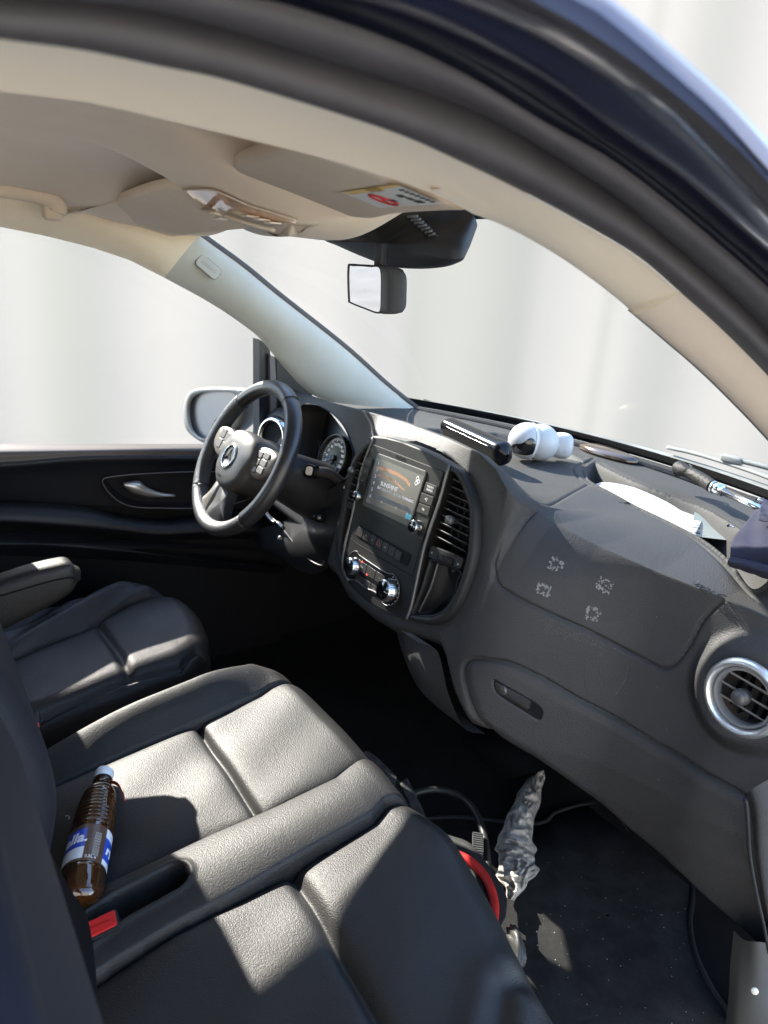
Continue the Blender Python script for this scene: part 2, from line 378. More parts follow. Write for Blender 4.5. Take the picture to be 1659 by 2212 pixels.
# --- headliner
yy = np.concatenate([np.linspace(-1.0, -.45, 12)[:-1], np.linspace(-.45, .168, 64)])
dw = np.array([P(u, v, X=-.70) for u, v in ((-420, 470), (-150, 478), (0, 490), (100, 510), (200, 535), (280, 562), (355, 600))])
def dedge(y): return np.interp(y, dw[:, 1], dw[:, 2])
cr_ = np.array([P(u, v, X=.60) for u, v in CRE]); l1p = a1
def pedge(y): return np.interp(y, l1p[:, 1], l1p[:, 2])
def cedge(y): return np.interp(y, cr_[:, 1], cr_[:, 2])
xs = np.concatenate([np.linspace(-.645, -.40, 24)[:-1], np.linspace(-.40, .45, 90)[:-1], np.linspace(.45, .605, 12)])
l8 = cat([P(u, v, X=.612) for u, v in ((994, 449), (1079, 480), (1179, 533), (1279, 600), (1360, 665))], 30)
def ce2(y): return np.where(y < cr_[-1][1], cedge(y), np.interp(y, l8[:, 1], l8[:, 2]) + .0)
c0 = P(355, 600, X=-.70); c1 = P(430, 510, X=-.645)
def zt_(y): return dedge(np.minimum(y, c0[1])) + .064 + (c1[2] - c0[2] - .064) * sm(-.16, c1[1], y)
def hz(x, y, hull_=True):
    z = 1.325 - .045 * sm(.25, .66, np.abs(x)) * 1.0
    z = z - .03 * sm(.02, .16, y) * sm(.16, .30, np.abs(x))
    zl = zt_(y); z = np.where(x < -.3, z * (1 - sm(-.40, -.645, x)) + zl * sm(-.40, -.645, x), z)
    zr = ce2(y) + .008 * sm(-.30, -.18, y); z = np.where(x > .3, z * (1 - sm(.42, .605, x)) + zr * sm(.42, .605, x), z)
    # overhead console: a rounded hull hanging in the middle
    cx = .005; ax_ = .150; q = np.abs((x - cx) / ax_) ** 2.8
    ext = sm(-.36, -.02, y)
    hull = np.clip(1 - q, 0, 1) ** .5
    fl = .22 * np.clip(1 - np.abs((x - cx) / .25) ** 1.4, 0, 1)            # soft flank joining the ceiling
    return z - .108 * ext * np.maximum(hull, fl) * (1 - .62 * sm(.03, .175, y))
X_, T_ = np.meshgrid(xs, (yy + 1.0) / 1.168); YF_ = .168 - np.where(X_ > 0, .74, .25) * X_ ** 2; Y_ = -1.0 + T_ * (YF_ + 1.0); Z_ = hz(X_, Y_)
gmesh('headliner', np.dstack([X_, Y_, Z_]), HEAD, van, solid=0.0)
# passenger side band of the headliner between ceiling crease and door seal
ybn = np.concatenate([np.linspace(-1.0, -.2, 30)[:-1], np.linspace(-.2, -.018, 30)])
B = []
for y in ybn:
    zi = float(ce2(y)); zo = float(pedge(y)); k_ = float(sm(-.30, -.05, y)); row = []
    for t in np.linspace(0, 1, 11):
        yi = y + .040 * k_ * (1 - t); zi_ = float(ce2(yi)); bl_ = math.sin(PI * t)
        row.append((.599 + .014 * (1 - t) * float(sm(-.34, -.22, y)) + .100 * t - .012 * bl_ * k_, yi, (zi_ - .0015) * (1 - t) + zo * t + (.004 * (1 - k_) - .012 * k_) * bl_))
    B.append(row)
# passenger A pillar trim below its seam
pa = cat([P(u, v, X=.62) for u, v in ((1362, 667), (1440, 733), (1540, 822), (1659, 945), (1760, 1065), (1900, 1250))], 50)
pb = cat([P(u, v, X=.70) for u, v in ((1471, 633), (1560, 712), (1659, 812), (1760, 925), (1900, 1100))], 50)
B.append([tuple(pa[0] * (1 - t) + pb[0] * t + np.array([-.012, 0, -.012]) * math.sin(PI * t)) for t in np.linspace(0, 1, 11)])
gmesh('roof_side_trim', np.array(B), HEAD2, van, solid=0.0)
G = np.array([pa * (1 - t) + pb * t + np.array([-.012, 0, -.012]) * math.sin(PI * t) for t in np.linspace(0, 1, 12)])
gmesh('a_pillar_trim', G, mat('taupe grained pillar trim', (.62, .53, .43), .75, spec=.25, bump=.25, scale=500, kind='leather', bdist=.0005, var=.06), van)
gmesh('windscreen_seal', np.array([pa + np.array([-.001, 0, 0]), pa + np.array([-.012, .012, -.002]), pa + np.array([-.012, .03, .004])]), RUBBER, van)

# --- driver side rail and A pillar
G = []
for t in np.linspace(0, 1, 12):
    row = []
    for s_ in np.linspace(0, 1, 70):
        ye = c0[1] + (c1[1] - c0[1]) * t; y = -1.0 + s_ * (ye + 1.0); k_ = float(sm(-.25, c0[1], y)); bl_ = math.sin(PI * t) ** .7
        zb_r = float(dedge(min(y, c0[1]))); zt_r = float(zt_(y))
        row.append((-.70 + .055 * t + (.018 + .008 * k_) * bl_, y - .012 * bl_ * k_, zb_r * (1 - t) + zt_r * t + .0 * bl_))
    G.append(row)
gmesh('roof_side_trim', np.array(G), HEAD2, van)
gmesh('roof_side_trim', np.array([[(p[0] - .03, p[1], p[2] + .012) for p in G[0]], G[0]]), RUBBER, van)
lo = cat([P(u, v, X=-.70) for u, v in ((355, 600), (450, 652), (520, 698), (565, 735), (610, 790), (660, 842), (700, 866))], 50)
hi = cat([P(u, v, X=-.645) for u, v in ((430, 510), (520, 575), (600, 640), (740, 750), (830, 830), (895, 882))], 50)
G = np.array([lo * (1 - t) + hi * t + np.array([.026, -.012, .0]) * math.sin(PI * t) ** .7 for t in np.linspace(0, 1, 16)])
gmesh('a_pillar_trim', G, PILL, van)
gmesh('windscreen_seal', np.array([hi + np.array([.002, .001, .0]), hi + np.array([.004, .006, .003]), hi + np.array([.0, .016, .006])]), RUBBER, van)
# A pillar airbag badge
bo = P(445, 578, X=-.660)
ex = (P(470, 598, X=-.655) - P(425, 560, X=-.665)); ex /= np.linalg.norm(ex)
en = np.cross(ex, np.array([0, .5, 1.])); en /= np.linalg.norm(en)
if en[0] < 0: en = -en
ey = np.cross(en, ex)
V, F = prism_data(rrect(.060, .030, .009, 6), bo + en * .024, ex, ey, en, 0, .0035); b1 = mesh('airbag_badge', V, F, PILL, van, False); bev(b1, .0015, 3)
V, F = prism_data(rrect(.063, .033, .0105, 6), bo + en * .0215, ex, ey, en, 0, .0025); mesh('badge_recess', V, F, mat('badge shadow gap', (.18, .19, .18), .7), van, False)
text('lettering', 'AIRBAG', bo + en * .0278, ex, ey, en, .0115, mat('embossed grey lettering', (.30, .315, .30), .6), b1)

# --- windscreen and driver's window glass
def wbase(x): return np.array([x, .955 - .37 * x * x, .80])
def wtop(x): return np.array([x * .90, .300 - .50 * x * x, 1.335 - .22 * x * x])
G = np.array([[wbase(x) * (1 - t) + wtop(x) * t + np.array([0, .05, .03]) * math.sin(PI * t) for x in np.linspace(-.72, .72, 24)] for t in np.linspace(0, 1, 14)])
gmesh('windscreen', G, GLASS, van)
fr = np.array([wbase(x) + np.array([0, -.004, -.006]) for x in np.linspace(-.74, .74, 60)])
gmesh('windscreen_frit', np.array([fr, fr + np.array([0, -.004, .010]), fr + np.array([0, -.012, .024])]), GLOSS, van)
wg = [(-.715, -1.0, .75), (-.715, .40, .72), (-.715, .40, .86), (-.712, .25, .985), (-.71, .0, 1.13), (-.71, -.17, 1.18), (-.71, -.35, 1.21), (-.71, -1.0, 1.22)]
mesh('driver_window', wg, [tuple(range(8))], GLASS, van, False)
# header trim above the glass
G = np.array([[wtop(x) + np.array([0, -.0 - .30 * t, .03 * math.sin(PI * t) + .004]) for x in np.linspace(-.70, .70, 30)] for t in np.linspace(0, 1, 6)])
gmesh('header_trim', G, HEAD, van)
G = np.array([[wtop(x) * (1 - t) + wbase(x) * t + np.array([0, .05, .03]) * math.sin(PI * t) + np.array([0, -.004, -.004]) for x in np.linspace(-.22, .02, 16)] for t in np.linspace(0, .10, 6)])
gmesh('windscreen_frit', G, GLOSS, van)

# --- cowl, bonnet edge and wiper outside the glass
COWL = mat('dusty grey cowl plastic', (.17, .175, .16), .7, var=.4, vscale=8, bump=.2, scale=150)
G = np.array([[np.array([x, .965 + d - .37 * x * x, .80 + h - .02 * 0]) for x in np.linspace(-.85, .85, 50)] for d, h in ((0, -.012), (.02, .000), (.055, .006), (.09, -.004), (.13, -.02))])
gmesh('cowl_panel', G, COWL, van)
wp = [np.array([x, 1.00 - .37 * x * x + .012, .822 + z]) for x, z in ((.06, .000), (.14, .004), (.24, .004), (.34, .002), (.46, -.004))]
wi = tube('wiper_blade', wp, .005, COWL, van, n=30, rb=.008)
box('wiper_joint', wp[2] + np.array([0, .0, .012]), .05, .02, .016, COWL, van, b=.004)
tube('wiper_arm', [wp[2] + np.array([0, 0, .014]), wp[3] + np.array([.03, .02, .012]), np.array([.5, .96, .80])], .006, COWL, van, n=16)

# --- driver's door
def D(u, v, X=-.80): return P(u, v, X=X)
top = [D(-300, 962, -.80), D(0, 959, -.80), D(437, 959, -.80), D(575, 958, -.80)]
r0 = [p + np.array([-.07, 0, -.05]) for p in top]
rb_ = [D(-300, 1006, -.752), D(0, 998, -.752), D(219, 984, -.752), D(560, 986, -.752)]
r2 = [D(-300, 1040, -.765), D(0, 1030, -.765), D(219, 1020, -.765), D(560, 1015, -.765)]
r3 = [D(-300, 1080, -.790), D(0, 1080, -.790), D(172, 1090, -.790), D(560, 1100, -.790)]
gmesh('door_panel', np.array([cat(q, 60) for q in (r0, top)]), PLASTM, van)
loft('door_panel', [top, [a * .5 + b * .5 + np.array([.018, 0, .006]) for a, b in zip(top, rb_)], rb_], 20, 60, mat('sunlit sill skin', (.055, .043, .036), .5, spec=.45, bump=.25, scale=600, kind='leather', bdist=.0006, var=.15), van)  # sun on the sill painted in as a lighter, warmer band
loft('door_panel', [rb_, [p + np.array([.003, 0, -.012]) for p in rb_], r2, r3], 40, 60, NAVYD, van)
# armrest swoosh
q0 = [D(-300, 1083, -.785), D(0, 1083, -.785), D(172, 1092, -.785), D(260, 1112, -.785), D(344, 1122, -.785), D(437, 1112, -.785), D(600, 1110, -.785)]
q1 = [D(-300, 1095, -.725), D(0, 1095, -.725), D(172, 1104, -.725), D(260, 1122, -.725), D(344, 1132, -.725), D(437, 1128, -.725), D(600, 1126, -.725)]
q2 = [D(-300, 1125, -.705), D(0, 1125, -.705), D(187, 1137, -.705), D(280, 1147, -.705), D(344, 1154, -.705), D(437, 1150, -.705), D(600, 1148, -.705)]
q3 = [p + np.array([-.03, 0, -.02]) for p in q2]; q4 = [p + np.array([-.08, 0, -.05]) for p in q2]
loft('door_armrest', [q0, q1, q2, q3, q4], 26, 60, NAVYD, van)
loft('door_armrest', [[D(-300, 1150, -.78), D(0, 1150, -.78), D(250, 1165, -.78), D(600, 1190, -.78)], [D(-300, 1170, -.755), D(0, 1170, -.755), D(162, 1175, -.755), D(281, 1187, -.755), D(600, 1215, -.755)][:4] ,
      [D(-300, 1180, -.755), D(0, 1180, -.755), D(162, 1185, -.755), D(600, 1225, -.755)], [D(-300, 1200, -.79), D(0, 1200, -.79), D(250, 1210, -.79), D(600, 1240, -.79)]], 16, 50, NAVYD, van)
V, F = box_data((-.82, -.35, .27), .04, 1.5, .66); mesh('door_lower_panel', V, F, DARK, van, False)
# handle bowl
bowl = [(220, 1040), (237, 1029), (312, 1022), (415, 1018), (500, 1020), (560, 1040), (540, 1075), (453, 1095), (344, 1096), (281, 1092), (244, 1073)]
bp_ = cat([D(u, v, -.762) for u, v in bowl], 60, True); cen = bp_.mean(0)
G = np.array([bp_ + np.array([.006, 0, 0]), cen + (bp_ - cen) * .97 + np.array([-.002, 0, 0]), cen + (bp_ - cen) * .80 + np.array([-.028, 0, 0]), cen + (bp_ - cen) * .02 + np.array([-.03, 0, 0])])
bw = gmesh('handle_bowl', G, DARK, van, cm=True)
V, F = tube_data(bp_ + np.array([.006, 0, 0]), .0016, 8, closed=True); mesh('bowl_rim', V, F, TRIMG, bw)
hu = cat([D(u, v, -.750) for u, v in ((266, 1044), (283, 1041), (301, 1040), (312, 1050), (340, 1063), (376, 1069))], 24)
hd = cat([D(u, v, -.750) for u, v in ((266, 1047), (275, 1056), (290, 1066), (318, 1073), (345, 1073), (376, 1070))], 24)
G = np.array([hu, hu * .7 + hd * .3 + np.array([.010, 0, 0]), hu * .3 + hd * .7 + np.array([.008, 0, 0]), hd])
h_ = gmesh('door_handle', G, SILVER, van, solid=.002)
# window frame verticals, quarter window, corner triangle
FR = mat('black window frame', (.006, .007, .010), .35, spec=.4)
def strip(name, pts, X, dx, m, par):
    o_ = [P(u, v, X=X) for u, v in pts]; n = len(o_); Vv = o_ + [p + np.array([dx, 0, 0]) for p in o_]
    Ff = [tuple(range(n)), tuple(range(n, 2 * n))[::-1]] + [(i, (i + 1) % n, n + (i + 1) % n, n + i) for i in range(n)]
    return mesh(name, Vv, Ff, m, par, False)
strip('window_divider', [(560, 733), (583, 748), (592, 960), (560, 960)], -.715, -.04, FR, van)
strip('window_divider', [(583, 765), (594, 775), (605, 960), (588, 960)], -.70, -.03, mat('grey divider edge', (.09, .08, .08), .45), van)
strip('door_corner_cover', [(598, 772), (640, 805), (672, 838), (676, 862), (655, 880), (640, 960), (598, 960)], -.70, -.05, FR, van)
# --- exterior mirror on the driver's side
mc = P(455, 900, X=-1.02)
ex = np.array([-.93, -.30, 0.0]); ex /= np.linalg.norm(ex); ez = np.array([0, 0, 1.0]); en = np.cross(ex, ez); en = -en if en[1] > 0 else en
def mp_(px, d): return [PN(u, v, mc + en * d, en) for u, v in px]
outl = [(396, 880), (405, 850), (425, 840), (470, 838), (520, 841), (530, 850), (520, 900), (500, 935), (450, 956), (430, 952), (408, 935), (398, 915)]
inn = [(410, 882), (418, 858), (438, 848), (475, 846), (505, 849), (508, 862), (500, 895), (480, 925), (445, 947), (425, 938), (414, 918)]
O0 = cat(mp_(outl, 0.0), 48, True); I0 = cat(mp_(inn, .004), 48, True); I1 = cat(mp_(inn, -.012), 48, True); c_ = O0.mean(0)
Bk = [c_ + (O0 - c_) * s - en * d for s, d in ((1.02, .02), (.97, .06), (.80, .10), (.45, .125), (.01, .13))]
MF = mat('satin grey mirror housing', (.20, .185, .165), .4, spec=.5)
ms = gmesh('side_mirror', np.array([I1, I0, O0] + Bk), MF, van, cm=True)
G = np.array([I1 + en * .002, I1.mean(0) + (I1 - I1.mean(0)) * .01 + en * .002]); gmesh('mirror_pane', G, mat('side mirror pane', (.26, .26, .27), .3, metal=.6), ms, cm=True, smooth=False)
tube('mirror_arm', [c_ + np.array([.03, .02, -.03]), np.array([-.90, c_[1] + .05, c_[2] - .07]), np.array([-.80, c_[1] + .06, c_[2] - .09])], .03, PLASTM, van, n=10)

# --- grab handle on the driver's side rail
gh = [P(u, v, X=-.56) for u, v in ((-60, 405), (0, 408), (40, 413), (85, 422), (118, 435), (126, 448), (124, 460))]
tube('grab_handle', gh, .016, VIS, van, n=40, k=14, rb=.013)
o_ = P(120, 466, X=-.625); box('handle_foot', P(112, 456, X=-.575), .034, .034, .036, VIS, van, b=.008)

# --- sun visors
def visor(name, pts, th, dz, mtl, par):
    """closed outline of 3-D points, padded slab"""
    o_ = cat(pts, 72, True); c_ = o_.mean(0); G = []
    for s, h in ((.02, -.0), (.9, 0), (.97, .001), (1.0, .004), (1.0, th - .004), (.97, th - .001), (.9, th), (.02, th)):
        G.append(c_ + (o_ - c_) * s + np.array([0, 0, h]))
    return gmesh(name, np.array(G), mtl, par, cm=True)
def V3(u, v, z_at): return P(u, v, X=z_at)
pv = [P(512, 365, X=.150), P(524, 352, X=.17), P(570, 340, X=.30), P(630, 322, X=.44), P(720, 330, X=.56), P(880, 395, X=.585), P(1010, 440, X=.585), P(1022, 452, X=.56), P(960, 458, X=.45), P(860, 464, X=.32), P(760, 458, X=.20), P(640, 430, X=.155), P(550, 398, X=.145)]
# flatten to the plane through three of its corners so that the slab is true
pv = np.array(pv); A_ = np.c_[pv[:, 0], pv[:, 1], np.ones(len(pv))]; co_, *_ = np.linalg.lstsq(A_, pv[:, 2], rcond=None)
pvn = np.array([-co_[0], -co_[1], 1.0]); PVO = np.array([0, 0, co_[2]])
PVPX = [(509, 372), (516, 357), (570, 340), (632, 320), (735, 346), (880, 412), (972, 448), (1012, 457), (960, 458), (860, 464), (800, 474), (740, 466), (650, 438), (560, 402)]
pvs = visor('sun_visor', [PN(u, v, PVO, pvn) for u, v in PVPX], .018, 0, VIS, van)
dvp = np.array([P(238, 455, X=-.58), P(262, 432, X=-.5), P(385, 400, X=-.15), P(520, 420, X=-.06), P(540, 490, X=-.10), P(410, 508, X=-.45)])
A_ = np.c_[dvp[:, 0], dvp[:, 1], np.ones(len(dvp))]; co2, *_ = np.linalg.lstsq(A_, dvp[:, 2], rcond=None)
dvn = np.array([-co2[0], -co2[1], 1.0]); DVO = np.array([0, 0, co2[2]])
DVPX = [(238, 455), (246, 441), (300, 420), (350, 407), (400, 408), (480, 430), (560, 470), (550, 492), (500, 499), (440, 505), (400, 509), (360, 505), (290, 484)]
visor('sun_visor', [PN(u, v, DVO, dvn) for u, v in DVPX], .018, 0, VIS, van)
# warning sticker on the passenger visor
def svis(px, d): return [PN(u, v, PVO - np.array([0, 0, d]), pvn) for u, v in px]
def flat(name, pts, m, par): return mesh(name, pts, [tuple(range(len(pts)))], m, par, False)
st = [(738, 415), (856, 398), (955, 440), (820, 449)]
stk = flat('warning_sticker', svis(st, .0006), mat('white sticker', (.66, .65, .60), .5), pvs)
flat('sticker_band', svis([(738, 415), (856, 398), (866, 402), (762, 421)], .0011), mat('amber sticker band', (.72, .46, .10), .5), stk)
q = svis(st, .0014); n_ = -pvn / np.linalg.norm(pvn)
e1 = q[0] - q[1]; e1 /= np.linalg.norm(e1); e1 = -e1; e2 = np.cross(n_, e1)
ctr = svis([(808, 410)], .0014)[0]
INK = mat('black ink', (.03, .03, .03), .6); REDI = mat('red ink', (.45, .03, .03), .6)
text('lettering', 'AIRBAG', ctr, -e1, -e2, n_, .013, mat('dim ink', (.25, .16, .05), .6), stk)
cc_ = svis([(828, 432)], .0014)[0]
pts = [cc_ + (e1 * math.cos(a) + e2 * math.sin(a)) * .016 for a in np.linspace(0, 2 * PI, 28, endpoint=False)]
V, F = tube_data(pts, .0012, 6, closed=True); mesh('ban_ring', V, F, REDI, stk)
V, F = tube_data([pts[3], pts[17]], .001, 6); mesh('ban_bar', V, F, REDI, stk)
for (u, v, wd) in ((866, 424, .016), (886, 430, .012), (905, 436, .02), (850, 434, .01), (835, 431, .01)):
    c0_ = svis([(u, v)], .0012)[0]; V, F = box_data(c0_, wd, .006, .0004, (e1, e2, n_)); mesh('pictogram', V, F, INK, stk, False)
for i in range(7):
    u = 868 + i * 11; v = 411 + i * 4.2; c0_ = svis([(u, v)], .0012)[0]; V, F = box_data(c0_, .011, .0022, .0004, (e1, e2, n_)); mesh('text_line', V, F, INK, stk, False)

# --- overhead console fittings
on = np.array([.12, -.30, -.94]); on /= np.linalg.norm(on)
def PH(u, v):
    r = ray(u, v); ts = np.linspace(.5, 2.2, 900); q = CAM + ts[:, None] * r; d = q[:, 2] - hz(q[:, 0], q[:, 1]); i = int(np.argmax(d > 0)); return q[i]
ob = PH(470, 428)
def oc(u, v, d=0.0): return PH(u, v) + on * (d + .002)
COPP = mat('glossy lens with warm tint', (.85, .62, .46), .14, metal=.5, bump=.5, scale=40, bdist=.004, var=.3, vscale=25)
lt_ = cat([(377, 419), (388, 410), (410, 404), (458, 404), (495, 418), (540, 438), (592, 454), (642, 470)], 50); lb_ = cat([(378, 423), (392, 436), (421, 449), (455, 458), (500, 466), (550, 474), (600, 478), (640, 475)], 50)
oh = gmesh('reading_lamp', np.array([[PH(*(lt_[i] * (1 - t) + lb_[i] * t)) + on * (.003 + .004 * math.sin(PI * t)) for i in range(50)] for t in np.linspace(0, 1, 12)]), COPP, van)
V, F = tube_data([PH(u, v) + on * .004 for u, v in lt_] + [PH(u, v) + on * .004 for u, v in lb_[::-1]], .0016, 8, closed=True); mesh('lamp_rim', V, F, OVH, oh)
GLB = mat('lens button', (.62, .52, .42), .3)
for i in range(4):
    c0_ = oc(440 + i * 14, 447 + i * 3, .010); V, F = box_data(c0_, .018, .024, .004, (np.array([0, 1., 0]), np.array([1., 0, 0]), on)); b_ = mesh('lamp_button', V, F, GLB, oh, False); bev(b_, .002)
for i in range(3):
    c0_ = oc(545 + i * 24, 453 + i * 7, .008); V, F = box_data(c0_, .020, .020, .003, (np.array([0, 1., 0]), np.array([1., 0, 0]), on)); b_ = mesh('lamp_button', V, F, GLB, oh, False); bev(b_, .002)
lv = [oc(u, v, .016) for u, v in ((424, 444), (435, 434), (458, 431), (490, 440), (540, 456), (600, 472))]
tube('holder_lever', lv, .0035, OVH, van, n=30, k=10, rb=.006)
bowlp = [(484, 452), (505, 470), (530, 490), (565, 505), (610, 508), (645, 500), (668, 485), (690, 478), (640, 474), (570, 468)]
bq = cat([PH(u, min(v, 500)) + on * .004 for u, v in bowlp], 50, True); cb = bq.mean(0)
gmesh('glasses_holder', np.array([bq - on * .03, bq, cb + (bq - cb) * .93 + on * .004, cb + (bq - cb) * .6 + on * .010, cb + (bq - cb) * .02 + on * .012]), OVH, van, cm=True)

# --- sensor housing behind the mirror and the mirror itself
HS = mat('blue black housing plastic', (.018, .022, .026), .55, spec=.5, bump=.15, scale=700)
sp_ = [(700, 514), (735, 532), (790, 556), (850, 577), (900, 582), (950, 580), (985, 570), (999, 556), (985, 520), (960, 490), (932, 466), (880, 462), (820, 470), (760, 498)]
so_ = cat([P(u, v, Y=.17 + .05 * (v < 500)) for u, v in sp_], 64, True); sc_ = so_.mean(0)
rows = [sc_ + (so_ - sc_) * s + np.array([dx, d, dz]) for s, dx, d, dz in ((.80, -.02, .07, .05), (.93, -.008, .03, .02), (1.0, 0, .004, .002), (.985, 0, -.004, 0), (.90, 0, -.016, -.002), (.6, 0, -.034, -.004), (.02, 0, -.042, -.004))]
hs = gmesh('sensor_housing', np.array(rows), HS, van, cm=True)
# louvre grille of the housing
gp = [(872, 466), (905, 466), (955, 512), (958, 524), (940, 528), (890, 482)]
gpn = np.array([.25, -.9, -.35]); gpn /= np.linalg.norm(gpn); go = P(915, 495, Y=.166)
gq = [PN(u, v, go, gpn) for u, v in gp]; c_g = np.mean(gq, axis=0)
V, F = join(([p for p in gq] + [p + gpn * .004 for p in gq], [tuple(range(6, 12))] + [(i, (i + 1) % 6, 6 + (i + 1) % 6, 6 + i) for i in range(6)]))
gr = mesh('louvre_grille', V, F, PLASTM, hs, False); bev(gr, .0015)
for i in range(9):
    t = i / 8; a = PN(880 + 62 * t, 468 + 56 * t, go + gpn * .006, gpn); b_ = PN(902 + 50 * t, 467 + 50 * t, go + gpn * .006, gpn)
    V, F = tube_data([a, b_], .0024, 6); mesh('louvre', V, F, mat('louvre grey', (.13, .14, .15), .45) if i == 0 else bpy.data.materials['louvre grey'], gr)
# mirror
mo = P(786, 620, Y=.10); mn = np.array([.38, -.90, -.08]); mn /= np.linalg.norm(mn)
mout = [(752, 577), (762, 571), (800, 573), (824, 579), (826, 640), (824, 672), (815, 677), (790, 668), (758, 655), (753, 645)]
mq = cat([PN(u, v, mo, mn) for u, v in mout], 56, True); cm_ = mq.mean(0)
bkd = np.array([.60, .80, .03]); bkd /= np.linalg.norm(bkd)
rows = [cm_ + (mq - cm_) * .93 - mn * .002, cm_ + (mq - cm_) * .95 + mn * .003, mq + mn * .002, mq - mn * .004] + [cm_ + (mq - cm_) * s + bkd * d for s, d in ((1.01, .010), (.99, .026), (.90, .040), (.74, .048), (.4, .053), (.02, .054))]
rm = gmesh('rear_view_mirror', np.array(rows), HS, van, cm=True)
mm_ = cm_ + (mq - cm_) * .925
gmesh('mirror_pane', np.array([mm_ + mn * .0005, cm_ + (mm_ - cm_) * .01 + mn * .0005]), mat('dimmed mirror glass', (.34, .34, .345), .02, metal=1.0), rm, cm=True, smooth=False)
st0 = P(822, 572, Y=.125); V, F = box_data(st0 + np.array([0, 0, .012]), .022, .016, .045); b_ = mesh('mirror_stalk', V, F, HS, rm, False); bev(b_, .004)
# ================================================================== DASHBOARD
# ridge line (front upper edge): measured points
RG = [(-.80, .34, .850), (-.66, .345, .853)]
for (u, v, z) in ((691, 864, .856), (780, 886, .868), (874, 911, .878), (965, 945, .880), (1037, 981, .884), (1070, 1013, .870), (1094, 1056, .846), (1118, 1084, .826),
                  (1154, 1104, .806), (1200, 1132, .790), (1295, 1180, .772), (1415, 1233, .758), (1559, 1290, .750), (1659, 1338, .742)):
    p = P(u, v, Z=z); RG.append((p[0], p[1], p[2]))
RG = sorted(RG); RG.append((.79, RG[-1][1] + .02, .722)); RG = np.array(RG)
def ryz(x):
    return np.interp(x, RG[:, 0], RG[:, 1]), np.interp(x, RG[:, 0], RG[:, 2])
BP = (.262, .2245)                                     # dash skin behind the console bezel: y = .262+.2245(z-.85)
VC = P(1620, 1500, Y=.40)                              # centre of the side air vent
def F0(x, z):
    yc = BP[0] + BP[1] * (z - .85)
    yp = np.interp(z, [.10, .24, .30, .36, .42, .50, .58, .66, .75, .9], [.44, .405, .385, .372, .368, .378, .395, .410, .415, .42])
    yp = yp + .0 * x
    k = .5 * sm(.262, .50, x) + .5 * sm(.262, .62, x)
    y = yc * (1 - k) + yp * k
    y = y + .045 * sm(.62, .80, x)
    kl = sm(-.19, -.26, x); y = y * (1 - kl) + (y + .05) * kl
    # pod round the side vent
    r = np.hypot(x - VC[0], z - VC[2])
    y = y - .030 * sm(.100, .062, r)
    return y
def face(x, z):
    yr, zr = ryz(x); w = np.exp(-np.clip(zr - z, 0, 1) / .045)
    return F0(x, z) * (1 - w) + (yr + .0) * w + .0
def PF(u, v, off=0.0):
    """pixel ray onto the dash face -> (x,z)"""
    r = ray(u, v); lo_, hi_ = .3, 1.9; prev = None
    ts = np.linspace(.3, 2.4, 600)
    pts = CAM + ts[:, None] * r
    d = pts[:, 1] - face(pts[:, 0], pts[:, 2]) - off
    i = int(np.argmax(d > 0)); 
    if i == 0: return pts[-1]
    a, b = ts[i - 1], ts[i]
    for _ in range(18):
        m_ = (a + b) / 2; q = CAM + m_ * r
        if q[1] - float(face(q[0], q[2])) - off > 0: b = m_
        else: a = m_
    return CAM + b * r
def onface(px, n=None, closed=False):
    q = np.array([PF(u, v) for u, v in px]); return q if not n else cat(q, n, closed)
# lower edge of the dash, as measured
BE = [(-.80, 0, .55)] + [tuple(PF(u, v)) for u, v in ((717, 1250), (743, 1300), (795, 1345), (845, 1375), (905, 1388), (941, 1403), (955, 1439), (969, 1500), (1002, 1570), (1049, 1586), (1138, 1640), (1249, 1716), (1360, 1806), (1479, 1908), (1575, 1998), (1628, 2045))] + [(.88, 0, .20)]
BE = np.array(sorted([(b[0], b[2]) for b in BE])); 
def zbot(x): return np.interp(x, BE[:, 0], BE[:, 1])
nx_, nf, nt_ = 640, 210, 240
xs = np.linspace(-.80, .785, nx_)
# passenger airbag cover and glovebox outlines on the face
AB = [(1154, 1106), (1113, 1134), (1080, 1180), (1064, 1228), (1075, 1262), (1113, 1290), (1247, 1353), (1343, 1401), (1406, 1434), (1430, 1444), (1458, 1434), (1487, 1396), (1516, 1343), (1549, 1306), (1562, 1297)]
ABf = onface(AB, 90)[:, [0, 2]]
GB = [(1044, 1583), (1019, 1532), (1006, 1489), (1000, 1448), (1019, 1425), (1091, 1431), (1164, 1463), (1271, 1523), (1399, 1596), (1480, 1643), (1578, 1702), (1606, 1718)]
GBf = onface(GB, 90)[:, [0, 2]]
KP = [(905, 1388), (941, 1401), (955, 1439), (969, 1500), (1002, 1570)]
fr_ = np.linspace(0, 1, nf) ** 1.0
gx = np.repeat(xs[:, None], nf, 1); zb_ = zbot(gx); yr_, zr_ = ryz(gx)
gz = zr_ + (zb_ - zr_) * fr_[None, :]
gy = face(gx, gz)
dA = dpoly(gx, gz, ABf); dG = dpoly(gx, gz, GBf)
gy = gy + .0050 * np.exp(-(dA / .0030) ** 2) + .007 * np.exp(-(dG / .0034) ** 2)
# glovebox lid stands slightly proud, lower edge rolls under
ing = inside(gx, gz, np.vstack([GBf, [[.80, .50], [.80, .0], [.10, .0]]]))
gy = gy - .004 * sm(.002, .02, dG) * ing
roll = np.clip(1 - (gz - zb_) / .03, 0, 1); gy = gy + .022 * roll ** 2
# glovebox handle recess
HO = P(1118, 1512, Y=face(.17, .36)); 
hx = onface([(1068, 1472), (1076, 1468), (1164, 1520), (1172, 1546), (1162, 1554), (1140, 1542), (1082, 1505), (1072, 1492)], 40, True)[:, [0, 2]]
inh = inside(gx, gz, hx); dH = dpoly(gx, gz, hx, True); gy = gy + .014 * sm(0, .004, dH) * inh
